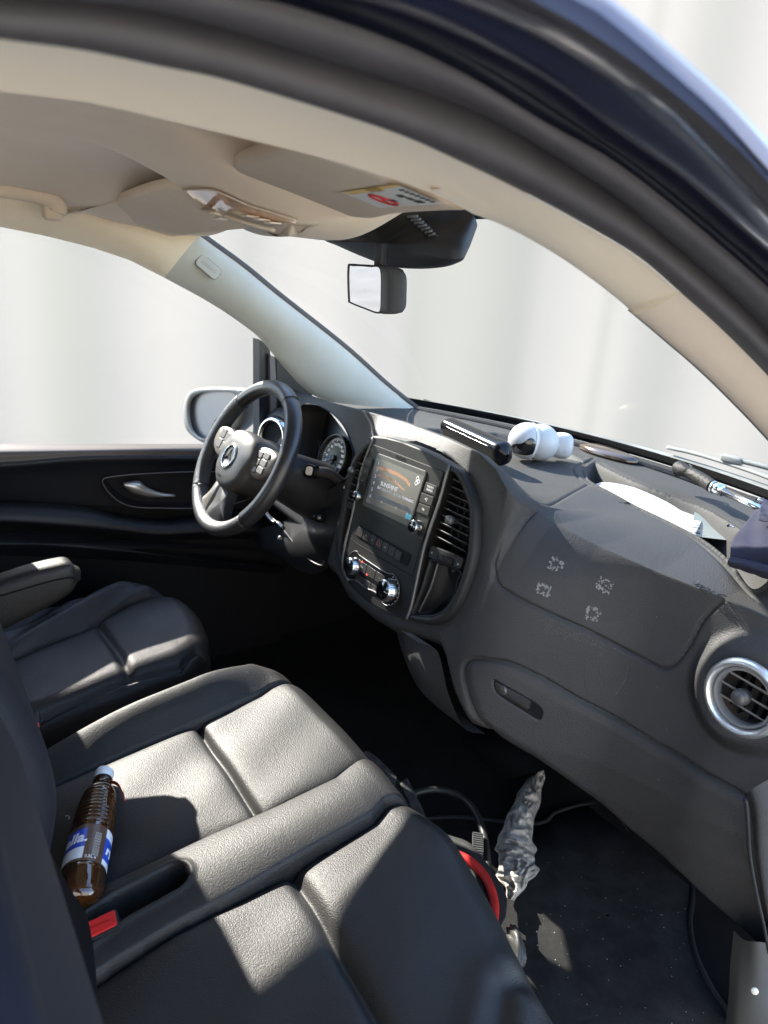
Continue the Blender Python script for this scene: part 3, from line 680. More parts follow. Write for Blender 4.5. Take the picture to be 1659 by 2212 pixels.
# top sheet
tt = np.linspace(0, 1, nt_)
tx = np.repeat(xs[:, None], nt_, 1); yb_ = .945 - .37 * tx ** 2; yr2, zr2 = ryz(tx)
ty = yr2 + (yb_ - yr2) * (tt[None, :] ** 1.35)
k = sm(.20, .32, tx)
zf = .800 - .006 * sm(.62, .80, ty)
hum = zr2 - zf
d_ = ty - yr2
z1 = zf + hum * np.exp(-(d_ / .075) ** 2)
z2 = zr2 + (.792 - zr2) * sm(0, .15, d_)
tz = z1 * (1 - k) + z2 * k
# tray in front of the passenger
TR = cat([P(u, v, Z=.79) for u, v in ((1283, 1000), (1262, 1016), (1262, 1034), (1285, 1056), (1391, 1103), (1487, 1150), (1573, 1196), (1640, 1235), (1690, 1215), (1640, 1165), (1597, 1142), (1535, 1104), (1473, 1080), (1382, 1050), (1310, 1014))], 100, True)[:, :2]
itr = inside(tx, ty, TR); dT = dpoly(tx, ty, TR, True)
tz = tz - .070 * sm(0, .034, dT) * itr - .004 * sm(.02, 0, dT) * (~itr)
SE = cat([P(u, v, Z=.79) for u, v in ((1281, 993), (1243, 1013), (1238, 1029), (1271, 1056), (1391, 1108), (1487, 1156), (1573, 1202), (1650, 1247))], 90)[:, :2]
tz = tz - .004 * np.exp(-(dpoly(tx, ty, SE) / .003) ** 2)
SE2 = np.array([P(1269, 1056, Z=.79), P(1200, 1084, Z=.80), P(1154, 1104, Z=.806)])[:, :2]
tz = tz - .003 * np.exp(-(dpoly(tx, ty, SE2) / .003) ** 2)
# hollow in the middle of the top where things are put down
HO_ = np.array([P(u, v, Z=.81)[:2] for u, v in ((905, 915), (1040, 975), (1209, 975), (1281, 990), (1190, 938), (1075, 922))])
ih = inside(tx, ty, HO_); tz = tz - .018 * sm(0, .03, dpoly(tx, ty, HO_, True)) * ih
# demister slot along the glass
tz = tz - .005 * (np.abs(ty - (yb_ - .055)) < .016) * (np.abs(tx) < .68)
V0 = np.dstack([tx, ty, tz])[:, ::-1]; V1 = np.dstack([gx, gy, gz])[:, 1:]
G = np.concatenate([V0, V1], axis=1)
# round the ridge a little
c0 = nt_ - 1
for _ in range(6):
    H = G.copy(); a, b = c0 - 12, c0 + 9
    H[:, a:b] = G[:, a:b] * .5 + (G[:, a - 1:b - 1] + G[:, a + 1:b + 1]) * .25; G = H
n, m, _ = G.shape
F = gridfaces(n, m); Fa = np.array(F); cen = G.reshape(-1, 3)[Fa].mean(1)
jj = (Fa[:, 0] % m)
isface = jj >= c0
# bezel opening
BZ = [(815, 942), (874, 955), (926, 976), (980, 1005), (1004, 1025), (1027, 1080), (1032, 1124), (1027, 1203), (1004, 1281), (978, 1328), (952, 1346), (926, 1348), (874, 1335), (795, 1296), (756, 1255), (733, 1202), (733, 1150), (743, 1085), (754, 1033), (769, 989), (795, 958)]
CO = np.array([0, .254, .85]); CEX = np.array([1., 0, 0]); CET = np.array([0, .2245, 1.]) / math.hypot(.2245, 1); CEN = np.array([0, -1., .2245]) / math.hypot(.2245, 1)
def cp(u, v, d=0.0):
    q = PN(u, v, CO + CEN * d, CEN) - CO - CEN * d; return np.array([q[0], float(np.dot(q, CET))])
def c3(a, b, d=0.0): return CO + CEX * a + CET * b + CEN * d
BZc = cat([cp(u, v) for u, v in BZ], 110, True)
BZ3 = np.array([c3(a, b) for a, b in BZc])
inb = inside(cen[:, 0], cen[:, 2], BZ3[:, [0, 2]] * .985 + BZ3[:, [0, 2]].mean(0) * .015) & isface
# binnacle opening
BN = [(652, 879), (661, 873), (689, 876), (721, 895), (746, 923), (761, 960), (766, 985), (758, 1015), (746, 1036), (700, 1060), (640, 1060), (630, 960), (640, 900)]
BNf = cat([PF(u, v) for u, v in BN], 80, True)
inn_ = inside(cen[:, 0], cen[:, 2], BNf[:, [0, 2]]) & isface
# vent opening
rv = np.hypot(cen[:, 0] - VC[0], cen[:, 2] - VC[2]); inv = (rv < .050) & isface
drop = inb | inn_ | inv
iab = inside(cen[:, 0], cen[:, 2], np.vstack([ABf, [[.60, .9], [.2, .9]]])) & isface & ~drop
# the airbag cover also takes the sloping top in front of the tray
top_ab = (~isface) & (cen[:, 0] > .17) & (cen[:, 0] < RG[-2, 0] - .03)
yrC, _ = ryz(cen[:, 0])
top_ab &= (dpoly(cen[:, 0], cen[:, 1], SE) < .2) & (cen[:, 1] < np.interp(cen[:, 0], SE[:, 0], SE[:, 1])) & (cen[:, 0] > np.interp(cen[:, 1], SE2[::-1, 1], SE2[::-1, 0])) & (cen[:, 0] < .585)
igb = inside(cen[:, 0], cen[:, 2], np.vstack([GBf, [[.86, .50], [.86, .0], [.12, .0]]])) & isface & ~drop & ~iab
itop = (~isface) & ~top_ab
dash = empty('dashboard', (0, .4, .3)); dash.parent = van; dash.location = Vector((0, .4, .3)) - wloc(van)
def sub(name, mask, mt, par):
    f = Fa[mask]; idx = np.unique(f); mp = {int(a): i for i, a in enumerate(idx)}
    return mesh(name, G.reshape(-1, 3)[idx], [[mp[int(i)] for i in q] for q in f], mt, par)
sub('dash_top', itop, DASHTOP, dash)
sub('airbag_cover', iab | top_ab, DASH, dash)
sub('glovebox_lid', igb, DASH, dash)
sub('dash_face', isface & ~drop & ~iab & ~igb, DASH, dash)

# glovebox handle
ha = onface([(1070, 1478), (1078, 1474), (1140, 1508), (1146, 1524), (1136, 1530), (1082, 1500), (1073, 1490)], 30, True)
ha = ha + np.array([0, -.002, 0]); ch = ha.mean(0); fo = np.array([.12, -1, .05]); fo /= np.linalg.norm(fo)
gh_ = gmesh('glovebox_handle', np.array([ha - fo * .008, ha + fo * .001, ch + (ha - ch) * .9 + fo * .002, ch + (ha - ch) * .02 + fo * .002]), PLASTM, dash, cm=True)
lathe('lock', [(.008, 0), (.008, .003), (.006, .004), (.0, .004)], PF(1088, 1490) + fo * .001, fo, TRIMG, dash, 20)
hr_ = onface([(1069, 1474), (1077, 1470), (1163, 1521), (1170, 1545), (1161, 1552), (1140, 1540), (1083, 1504), (1073, 1491)], 40, True) + np.array([0, -.0012, 0]); ch2 = hr_.mean(0)
gmesh('handle_recess', np.array([hr_, ch2 + (hr_ - ch2) * .03]), DARK, dash, cm=True, smooth=False)
# side vent
vy = float(F0(VC[0], VC[2])); vo = np.array([VC[0], vy - .002, VC[2]]); vn = np.array([.0, -1., .06]); vn /= np.linalg.norm(vn)
sv = lathe('side_air_vent', [(.044, -.03), (.0455, .0), (.047, .006), (.050, .009), (.054, .0085), (.0575, .004), (.058, -.004)], vo, vn, SATIN, dash, 56)
lathe('vent_ring', [(.0385, -.012), (.0395, .0), (.041, .002), (.044, .001), (.045, -.004)], vo, vn, mat('grey vent ring', (.16, .165, .17), .4, spec=.5), dash, 48)
lathe('vent_duct', [(.044, .0), (.043, -.03), (.030, -.055), (.0, -.057)], vo, vn, mat('sunlit brown duct', (.09, .075, .06), .7, bump=.4, scale=200, var=.5), dash, 40)  # light falling into the vent painted in as a brown tone
VG = mat('grey vent blade', (.16, .155, .15), .38, spec=.6)
bx = np.array([1., 0, 0]); bz_ = np.cross(vn, bx); bz_ /= np.linalg.norm(bz_); bz_ = bz_ if bz_[2] > 0 else -bz_
vx2 = bx * math.cos(math.radians(-4)) + bz_ * math.sin(math.radians(-4)); vz2 = np.cross(vn, vx2)
for h in (.020, .0, -.020):
    L_ = 2 * math.sqrt(.040 ** 2 - h * h)
    V, F = box_data(vo + vz2 * h - vn * .012, L_, .003, .018, (vx2, vz2, vn * .8 + vz2 * .45)); b_ = mesh('vent_blade', V, F, VG, dash, False); bev(b_, .0009)
for h in (-.022, -.007, .010, .024):
    V, F = box_data(vo + vx2 * h - vn * .030, .0016, 2 * math.sqrt(.038 ** 2 - h * h), .014, (vx2, vz2, vn)); mesh('vent_fin', V, F, DARK, dash, False)
kb = lathe('vent_knob', [(.011, -.010), (.0125, -.002), (.0125, .004), (.0105, .005), (.0105, .010), (.009, .0115), (.0, .0118)], vo - vx2 * .002, vn, TRIMG, dash, 28)

# embossed AIRBAG lettering
abp = [PF(1500, 1250), ]
def topz(x, y):
    yr, zr = ryz(x); return zr + (.792 - zr) * float(sm(0, .15, y - yr))
la = P(1497, 1245, Z=.757); lb = P(1545, 1268, Z=.757); la = P(1497, 1248, Z=topz(la[0], la[1]) + .0); 
e_ = np.array(P(1550, 1272, Z=.757)) - np.array(P(1498, 1248, Z=.757)); 
ctr = P(1525, 1261, Z=.762); ctr[2] = topz(ctr[0], ctr[1]) + .0012
ex = np.array([1., 0, 0]) * 1.0; ex = e_ / np.linalg.norm(e_); ex[2] = 0; ex /= np.linalg.norm(ex)
ey = np.cross([0, 0, 1.], ex); sl = (topz(ctr[0], ctr[1] + .02) - topz(ctr[0], ctr[1])) / .02; ey = ey + np.array([0, 0, sl]); ey /= np.linalg.norm(ey); en = np.cross(ex, ey)
text('lettering', 'AIRBAG', ctr, ex, ey, en, .0185, mat('embossed charcoal lettering', (.008, .008, .009), .5), dash, depth=.0012, shear=.2)

# adhesive residue squares on the cover
RES = mat('pale glue residue', (.17, .17, .165), .8)
random.seed(5)
def residue(cx, cy, w, h, rot):
    vs = []; fs = []
    for _ in range(95):
        a = random.uniform(-1, 1); b = random.uniform(-1, 1)
        edge = max(abs(a), abs(b))
        if random.random() > .15 + .85 * (edge > .55) * (random.random() > .12): continue
        a += random.gauss(0, .06); b += random.gauss(0, .06); s = random.uniform(.8, 3.6) * (.6 + .4 * random.random())
        u = cx + (a * w * math.cos(rot) - b * h * math.sin(rot)); v = cy + (a * w * math.sin(rot) + b * h * math.cos(rot))
        k = random.choice((4, 5, 6)); base = len(vs); ph = random.random() * 6
        for j in range(k):
            q = ph + 2 * PI * j / k; rr = s * random.uniform(.5, 1.3)
            p = PF(u + math.cos(q) * rr, v + math.sin(q) * rr); vs.append(p + np.array([0, -.0006, .0001]))
        fs.append(tuple(range(base, base + k)))
    o = mesh('glue_residue', vs, fs, RES, dash, False)
for a in ((1202, 1219, 14, 13, .45), (1175, 1274, 15, 12, .35), (1305, 1264, 17, 13, .5), (1281, 1326, 15, 15, .3)): residue(*a)
vs = []; fs = []
for _ in range(230):                                                     # scuffs and dust below the cover
    t = random.random(); u = 1165 + 145 * t + random.gauss(0, 10); v = 1342 + 62 * t + random.gauss(0, 8); s = random.uniform(.25, .8)
    b = len(vs)
    for q in (0, 1.6, 3.1, 4.7): vs.append(PF(u + math.cos(q) * s * 1.7, v + math.sin(q) * s) + np.array([0, -.0006, 0]))
    fs.append((b, b + 1, b + 2, b + 3))
for _ in range(110):
    u = random.uniform(1120, 1560); v = 1300 + (u - 1120) * .45 + random.uniform(-40, 260); s = random.uniform(.3, .8); b = len(vs)
    if u > 1480 or v > 1650: continue
    for q in (0, 1.6, 3.1, 4.7): vs.append(PF(u + math.cos(q) * s, v + math.sin(q) * s) + np.array([0, -.0006, 0]))
    fs.append((b, b + 1, b + 2, b + 3))
so_ = mesh('scuff_marks', vs, fs, mat('dull scuff', (.10, .10, .098), .8), dash, False); so_['kind'] = 'stuff'
# long faint scratches
SCR = mat('faint scratch', (.075, .075, .078), .6)
vs, fs = [], []
for path in ([(1195, 1522), (1230, 1610), (1290, 1700), (1360, 1798)], [(1400, 1690), (1440, 1760), (1450, 1800)], [(1411, 1660), (1410, 1700), (1414, 1720)], [(1330, 1500), (1350, 1470), (1357, 1440)], [(1270, 1500), (1262, 1460), (1275, 1420)], [(1300, 1480), (1292, 1440), (1305, 1400)]):
    q = cat([PF(u, v) + np.array([0, -.0007, 0]) for u, v in path], 24)
    w_ = .0009
    b = len(vs)
    for p in q: vs += [p + np.array([w_, 0, 0]), p - np.array([w_, 0, 0])]
    fs += [(b + 2 * i, b + 2 * i + 1, b + 2 * i + 3, b + 2 * i + 2) for i in range(len(q) - 1)]
o_ = mesh('scratches', vs, fs, SCR, dash, False); o_['kind'] = 'stuff'
# demister grille teeth along the glass
vs, fs = [], []
xr = np.linspace(-.66, .66, 230)
for x in xr:
    y = .945 - .37 * x * x - .055; b = len(vs)
    v_, f_ = box_data((x, y, .794), .0028, .030, .005); vs += v_; fs += [tuple(i + b for i in q) for q in f_]
o_ = mesh('demister_grille', vs, fs, PLASTM, dash, False); o_['kind'] = 'stuff'
# oval disc added for a lens-shaped reflection on the dash near the glass
oc_ = cat([P(u, v, Z=.806) for u, v in ((1252, 958), (1280, 958), (1325, 970), (1368, 986), (1380, 994), (1350, 991), (1305, 980), (1268, 968))], 40, True); c_ = oc_.mean(0)
gmesh('oval_reflection', np.array([oc_ - np.array([0, 0, .008]), oc_, c_ + (oc_ - c_) * .7 + np.array([0, 0, .006]), c_ + (oc_ - c_) * .02 + np.array([0, 0, .008])]), mat('bronze gloss oval', (.10, .075, .06), .15, metal=.6, coat=.4), dash, cm=True)

# lower lip under the console and footwell panels
lip = [(712, 1230), (717, 1250), (743, 1300), (795, 1348), (845, 1376), (905, 1389)]
lp = [PF(u, v) for u, v in lip]
G2 = []
for i in range(9):
    a = PI * i / 8; G2.append(cat([p + np.array([-.0, -.002 - .012 * math.sin(a) + .02 * (1 - math.cos(a)) / 2, -.038 * (1 - math.cos(a)) / 2 - .0]) for p in lp], 50))
kp = [PF(u, v) for u, v in ((905, 1389), (941, 1402), (955, 1439), (969, 1500), (1002, 1572), (1049, 1586))]
k2 = [p + np.array([-.30, .10, -.03]) for p in kp]
loft('console_side_panel', [kp, [(a + b) / 2 + np.array([0, -.03, 0]) for a, b in zip(kp, k2)], k2], 16, 50, DASH, dash)
fp = [P(950, 1640, Y=.62), P(1030, 1578, Y=.62), P(1130, 1600, Y=.62), P(1200, 1650, Y=.62), P(1160, 1650, Y=.60), P(1060, 1690, Y=.55), P(1000, 1702, Y=.53)]
loft('footwell_duct', [[P(905, 1600, Y=.66), P(960, 1572, Y=.66), P(1040, 1565, Y=.66), P(1180, 1580, Y=.66)], [P(930, 1660, Y=.62), P(990, 1620, Y=.60), P(1060, 1620, Y=.60), P(1180, 1640, Y=.62)], [P(960, 1700, Y=.60), P(1010, 1706, Y=.575), P(1060, 1692, Y=.57), P(1190, 1660, Y=.60)]], 16, 30, mat('dull duct plastic', (.005, .005, .005), .6, spec=.3), van)
# under the dash: firewall, toe board, carpet floor
pts = [(-.86, 1.0, .80), (.80, 1.0, .80), (.80, .98, .30), (-.86, .98, .30)]
G = np.array([[(x, y, z) for x in np.linspace(-.86, .86, 30)] for y, z in ((-1.6, 0.), (-.4, 0.), (.2, 0.0), (.6, .0), (.74, .02), (.86, .14), (.93, .30), (.95, .78))])
gmesh('cab_floor', G, CARPET, van)
mesh('under_dash', *join(box_data((0, .72, .52), 1.5, .40, .04), box_data((-.35, .61, .53), .90, .58, .24)), DARK, van, False)  # deeper box added inside the dash to block sun from the floor
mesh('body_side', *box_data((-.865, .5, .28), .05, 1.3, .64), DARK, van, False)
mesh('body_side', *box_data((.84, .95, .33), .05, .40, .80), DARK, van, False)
# ================================================================== CENTRE CONSOLE
con = empty('centre_console', CO, None); con.parent = van; con.location = Vector(CO) - wloc(van)
def Z4(u, v): return (u * .2604 + 691.3, v * .2604 + 864.1)     # measured on an enlarged crop
def c4(u, v, d=0.0): a, b = Z4(u, v); return cp(a, b, d)
def plate(name, outl, d0, d1, m, par, b=0.0, smooth=False):
    V, F = prism_data([tuple(q) for q in outl], CO, CEX, CET, CEN, d0, d1); o = mesh(name, V, F, m, par, smooth)
    if b: bev(o, b, 2)
    return o
PANEL = mat('satin black console panel', (.011, .0105, .010), .5, spec=.28, bump=.08, scale=1200, var=.15)
BEZM = mat('matt black bezel', (.010, .010, .0105), .55, spec=.35, bump=.15, scale=900)
# outer rim ring
ctr_ = BZc.mean(0)
def ringrow(s, d): return [c3(*(ctr_ + (q - ctr_) * s), d) for q in BZc]
gmesh('console_bezel', np.array([ringrow(1.005, -.02), ringrow(1.0, .004), ringrow(.985, .008), ringrow(.94, .008), ringrow(.925, .002), ringrow(.925, -.05)]), BEZM, con, cm=True)
gmesh('console_cavity', np.array([ringrow(.96, -.05), ringrow(.01, -.05)]), DARK, con, cm=True, smooth=False)
# centre stack body between the metallic trims
lt = [(815, 946), (800, 985), (788, 1020), (779, 1060), (772, 1098), (762, 1140), (752, 1185), (748, 1225), (760, 1254)]
rt = [(978, 1006), (957, 1085), (940, 1135), (926, 1177), (911, 1243), (897, 1307), (886, 1338)]
LT = cat([cp(*q) for q in lt], 30); RT = cat([cp(*q) for q in rt], 30)
topc = [cp(*q) for q in ((840, 948), (875, 957), (925, 977), (960, 994))]
botc = [cp(*q) for q in ((870, 1333), (830, 1316), (795, 1295))]
stack = list(LT[::-1]) + topc + list(RT) + botc
plate('stack_panel', stack, -.045, .0085, PANEL, con, .0012)
for L_ in (LT, RT):
    V, F = tube_data([c3(a, b, .009) for a, b in L_], .0028, 8, rb=.0034); mesh('metallic_trim', V, F, TRIMG, con)
# radio unit
ru = [c4(470, 372), c4(1062, 600), c4(885, 1178), c4(322, 880)]
def quad(q, r=.004, k=4):
    """rounded quad"""
    q = [np.array(p) for p in q]; out = []
    for i in range(4):
        a, b, c = q[i - 1], q[i], q[(i + 1) % 4]; d1 = (a - b) / np.linalg.norm(a - b); d2 = (c - b) / np.linalg.norm(c - b)
        s, e = b + d1 * r, b + d2 * r
        for j in range(k):
            t = j / (k - 1); out.append((1 - t) ** 2 * s + 2 * t * (1 - t) * b + t * t * e)
    return out
rad = plate('radio', quad(ru), .0085, .0115, PANEL, con, .0008)
fr_o = quad([c4(525, 448), c4(932, 600), c4(790, 1062), c4(395, 878)], .006)
plate('screen_frame', fr_o, .0115, .0150, mat('dark grey screen surround', (.045, .044, .042), .4, metal=.2), rad, .001)
SQ = [c4(522, 488), c4(915, 640), c4(800, 1008), c4(430, 852)]
scm = bpy.data.materials.new('lit screen'); scm.use_nodes = True; N = scm.node_tree.nodes; L = scm.node_tree.links; b = N['Principled BSDF']
b.inputs['Base Color'].default_value = (.012, .013, .016, 1); b.inputs['Roughness'].default_value = .22; b.inputs['Specular IOR Level'].default_value = .3; b.inputs['Emission Color'].default_value = (.055, .06, .070, 1); b.inputs['Emission Strength'].default_value = .12
scr = plate('screen', quad(SQ, .002), .0150, .0154, scm, rad)
def sq(s, t, d=.0156):                                    # position on the screen, s,t in 0..1 from its top left
    a = SQ[0] * (1 - s) * (1 - t) + SQ[1] * s * (1 - t) + SQ[2] * s * t + SQ[3] * (1 - s) * t; return c3(a[0], a[1], d)
def emis(name, col, st):
    m = mat(name, col, .5); b = m.node_tree.nodes['Principled BSDF']; b.inputs['Emission Color'].default_value = (*col, 1); b.inputs['Emission Strength'].default_value = st; return m
LIT = emis('lit screen lettering', (.5, .5, .52), .10); ORG = emis('orange screen glow', (.22, .115, .065), .07); DIM = emis('dim screen lettering', (.30, .31, .34), .10); BLU = emis('blue screen icon', (.05, .20, .27), .12); DGR = emis('screen bar', (.04, .045, .055), .1)
sx_ = np.linalg.norm(SQ[1] - SQ[0]); sy_ = np.linalg.norm(SQ[3] - SQ[0])
sex = sq(1, .5) - sq(0, .5); sex /= np.linalg.norm(sex); sey = np.cross(CEN, sex)
text('screen_text', 'SUNSHINE', sq(.40, .49), sex, sey, CEN, .0125, LIT, scr)
text('screen_text', 'RAY DALTON - BLOOD RUNNING', sq(.56, .60), sex, sey, CEN, .0078, DIM, scr)
for i, s in enumerate('123456'): text('screen_text', s, sq(.065 , .09 + .15 * i), sex, sey, CEN, .0105, DIM, scr)
text('screen_text', '>', sq(.19, .60), sex, sey, CEN, .012, DIM, scr)
text('screen_text', '<', sq(.34, .865), sex, sey, CEN, .010, DIM, scr); text('screen_text', '>', sq(.66, .865), sex, sey, CEN, .010, DIM, scr)
def sstrip(pts, w, m, nm='screen_glow'):
    vs = []
    for s, t in pts: vs += [sq(s, t - w, .01555), sq(s, t + w, .01555)]
    return mesh(nm, vs, [(2 * i, 2 * i + 1, 2 * i + 3, 2 * i + 2) for i in range(len(pts) - 1)], m, scr, False)
sstrip([(.06, .20), (.25, .17), (.5, .17), (.70, .22), (.80, .30)], .035, ORG); sstrip([(.10, .345), (.3, .32), (.5, .34), (.72, .44)], .018, ORG)
sstrip([(.16, .80), (.98, .80)], .05, DGR, 'screen_bar')
for k in range(3):
    c_ = sq(.90 + .03 * (k % 2), .10 + .05 * k)
    V, F = tube_data([c_ + (sex * math.cos(a) + sey * math.sin(a)) * .0038 for a in np.linspace(0, 2 * PI, 12, endpoint=False)], .0008, 5, closed=True); mesh('screen_icon', V, F, LIT, scr)
V, F = tube_data([sq(.915, .87), sq(.92, .93), sq(.96, .95)], .0016, 6); mesh('screen_icon', V, F, BLU, scr)
sstrip([(.88, .93), (.99, .93)], .055, BLU, 'screen_bar')
# speaker grille dots
for i in range(7):
    for j in range(3):
        q = c4(672 + i * 12, 470 + i * 4.2 + j * 11); V, F = box_data(c3(q[0], q[1], .0117), .0022, .0022, .0006, (CEX, CET, CEN)); mesh('grille_dot', V, F, DARK, rad, False)
BTN = mat('black soft button', (.018, .017, .016), .5, spec=.35)
def key(pts, label, par, h=.0035, ts=.006, m=BTN, pm=PRINT):
    q = [np.array(c4(*p)) for p in pts]; o = plate('button', quad(q, .0012, 3), .0110, .0112 + h, m, par, .0006)
    c = sum(q) / 4; e = q[1] - q[0]; e3 = CEX * e[0] + CET * e[1]; e3 /= np.linalg.norm(e3)
    if label: text('lettering', label, c3(c[0], c[1], .0114 + h), e3, np.cross(CEN, e3), CEN, ts, pm, o)
    return o
key([(430, 482), (480, 500), (462, 566), (412, 548)], '*', rad, pm=PRINTD); key([(405, 560), (455, 578), (438, 640), (388, 622)], '=', rad, pm=PRINTD); key([(382, 632), (432, 650), (415, 712), (365, 694)], 'oo', rad, ts=.005, pm=PRINTD)
key([(925, 688), (1018, 725), (1000, 800), (905, 765)], 'RADIO\nMEDIA', rad, ts=.0062); key([(888, 775), (990, 812), (968, 888), (870, 850)], '<)', rad, ts=.009); key([(868, 860), (962, 895), (942, 968), (845, 932)], '>k', rad, ts=.008)
def knob(u, v, r, h, par, nm='knob', d=.0115, ribs=22, sc=1.0):
    q = c4(u, v, d); o = c3(q[0], q[1], d)
    kb = lathe(nm, [(r * 1.06, 0), (r * 1.06, h * .25), (r, h * .35), (r * .97, h * .95), (r * .93, h), (r * .88, h * 1.0)], o, CEN, CHROME, par, 44)
    lathe('knob_cap', [(r * .89, h * .6), (r * .89, h * 1.02), (r * .84, h * 1.06), (0, h * 1.08)], o, CEN, GLOSS, kb, 36)
    vs, fs = [], []
    x, y, n_ = frame_from(CEN)
    for i in range(ribs):
        a = 2 * PI * i / ribs; dd = x * math.cos(a) + y * math.sin(a); t = np.cross(n_, dd)
        v_, f_ = box_data(o + dd * r * 1.0 + n_ * h * .62, .0012, r * .045, h * .5, (dd, t, n_)); fs += [tuple(i_ + len(vs) for i_ in q_) for q_ in f_]; vs += v_
    mesh('knob_ribs', vs, fs, mat('dark rib', (.05, .05, .05), .4) if 'dark rib' not in bpy.data.materials else bpy.data.materials['dark rib'], kb, False)['kind'] = 'stuff'
    return kb, o
k1, o1 = knob(330, 800, .0105, .014, rad); text('lettering', 'O', o1 + CEN * .0155, CEX, CET, CEN, .008, PRINT, k1)
k2, o2 = knob(815, 1055, .0125, .016, rad)
arc = [o2 + CEN * .0178 + CEX * .005 * math.cos(a) + CET * (.0035 * math.sin(a)) for a in np.linspace(.5, PI - .5, 8)]
V, F = tube_data(arc, .0006, 5); mesh('arrow_mark', V, F, PRINT, k2)
# switch row under the radio
plate('switch_recess', quad([c4(350, 1035), c4(790, 1285), c4(752, 1385), c4(300, 1110)], .006), .0084, .0095, DARK, con)
P0, P1, P2, P3 = [np.array(q) for q in ((352, 1048), (722, 1268), (700, 1342), (330, 1118))]
lab = ['', '0', 'z', '^', 'A', '', '-']
for i in range(7):
    t0 = i / 7 + .008; t1 = (i + 1) / 7 - .008
    pts = [P0 + (P1 - P0) * t0, P0 + (P1 - P0) * t1, P3 + (P2 - P3) * t1, P3 + (P2 - P3) * t0]
    o = key([tuple(p) for p in pts], lab[i] if i != 3 else '', con, h=.001, ts=.007, pm=PRINTD)
    if i == 3:
        c = sum(np.array(c4(*p)) for p in pts) / 4; tri = [c3(c[0] + .007 * math.cos(a), c[1] + .007 * math.sin(a), .0128) for a in (PI / 2, PI / 2 + 2.094, PI / 2 + 4.189)]
        V, F = tube_data(tri, .0007, 5, closed=True); mesh('hazard_triangle', V, F, mat('faded red print', (.35, .12, .10), .6), o)
# lower flap line and groove of the panel
for pts in ([(290, 1145), (330, 1190), (560, 1330), (770, 1450), (800, 1440), (830, 1330), (875, 1180)], [(322, 880), (600, 1010), (885, 1178)]):
    V, F = tube_data([c3(*c4(*p), .0086) for p in pts], .0009, 6, n=40); mesh('panel_gap', V, F, DARK, con)
# climate unit
cl = [c4(300, 1270), c4(345, 1258), c4(380, 1300), c4(580, 1430), c4(650, 1450), c4(695, 1530), c4(690, 1640), c4(640, 1700), c4(570, 1695), c4(510, 1600), c4(420, 1560), c4(340, 1500), c4(280, 1490), c4(250, 1440), c4(248, 1350)]
clc = cat(cl, 60, True); cu = plate('climate_unit', clc, .0085, .0125, mat('gloss climate panel', (.010, .010, .011), .2, spec=.6), con, .001)
V, F = tube_data([c3(q[0], q[1], .0125) for q in clc], .0009, 6, closed=True); mesh('unit_rim', V, F, TRIMG, cu)
knob(288, 1378, .0175, .016, cu, d=.012, ribs=26); kk, oo = knob(580, 1578, .0215, .019, cu, d=.012, ribs=30)
V, F = box_data(oo + CEN * .0207 + CEX * .013, .010, .0012, .0006, (CEX, CET, CEN)); mesh('pointer_mark', V, F, PRINT, kk, False)
BT2 = [np.array(q) for q in ((360, 1325), (585, 1468), (560, 1540), (345, 1405))]
for i, s in enumerate(('REAR', '*', '=')):
    t0 = i / 3 + .01; t1 = (i + 1) / 3 - .01; a, b_, c, d = BT2
    key([tuple(a + (b_ - a) * t0), tuple(a + (b_ - a) * t1), tuple(d + (c - d) * t1), tuple(d + (c - d) * t0)], s, cu, h=.0022, ts=.0052, pm=PRINTD)
BT3 = [np.array(q) for q in ((340, 1440), (530, 1560), (510, 1620), (325, 1500))]
for i, s in enumerate(('', 'o', 'A/C')):
    t0 = i / 3 + .01; t1 = (i + 1) / 3 - .01; a, b_, c, d = BT3
    key([tuple(a + (b_ - a) * t0), tuple(a + (b_ - a) * t1), tuple(d + (c - d) * t1), tuple(d + (c - d) * t0)], s, cu, h=.0016, ts=.005, pm=PRINTD)
LED = emis('red indicator', (.9, .05, .04), .35)
for q in ((397, 1345), (436, 1452)):
    c = c4(*q); lathe('indicator', [(.0018, 0), (.0014, .0006), (0, .0008)], c3(c[0], c[1], .0150), CEN, LED, cu, 12)
for i in range(9):
    a = -1.2 + i * .35; o = oo + (CEX * math.cos(a) + CET * math.sin(a)) * .0275 - CEN * .0; V, F = box_data(o + CEN * .0008, .0016, .0016, .0004, (CEX, CET, CEN)); mesh('dial_dot', V, F, PRINT, cu, False)
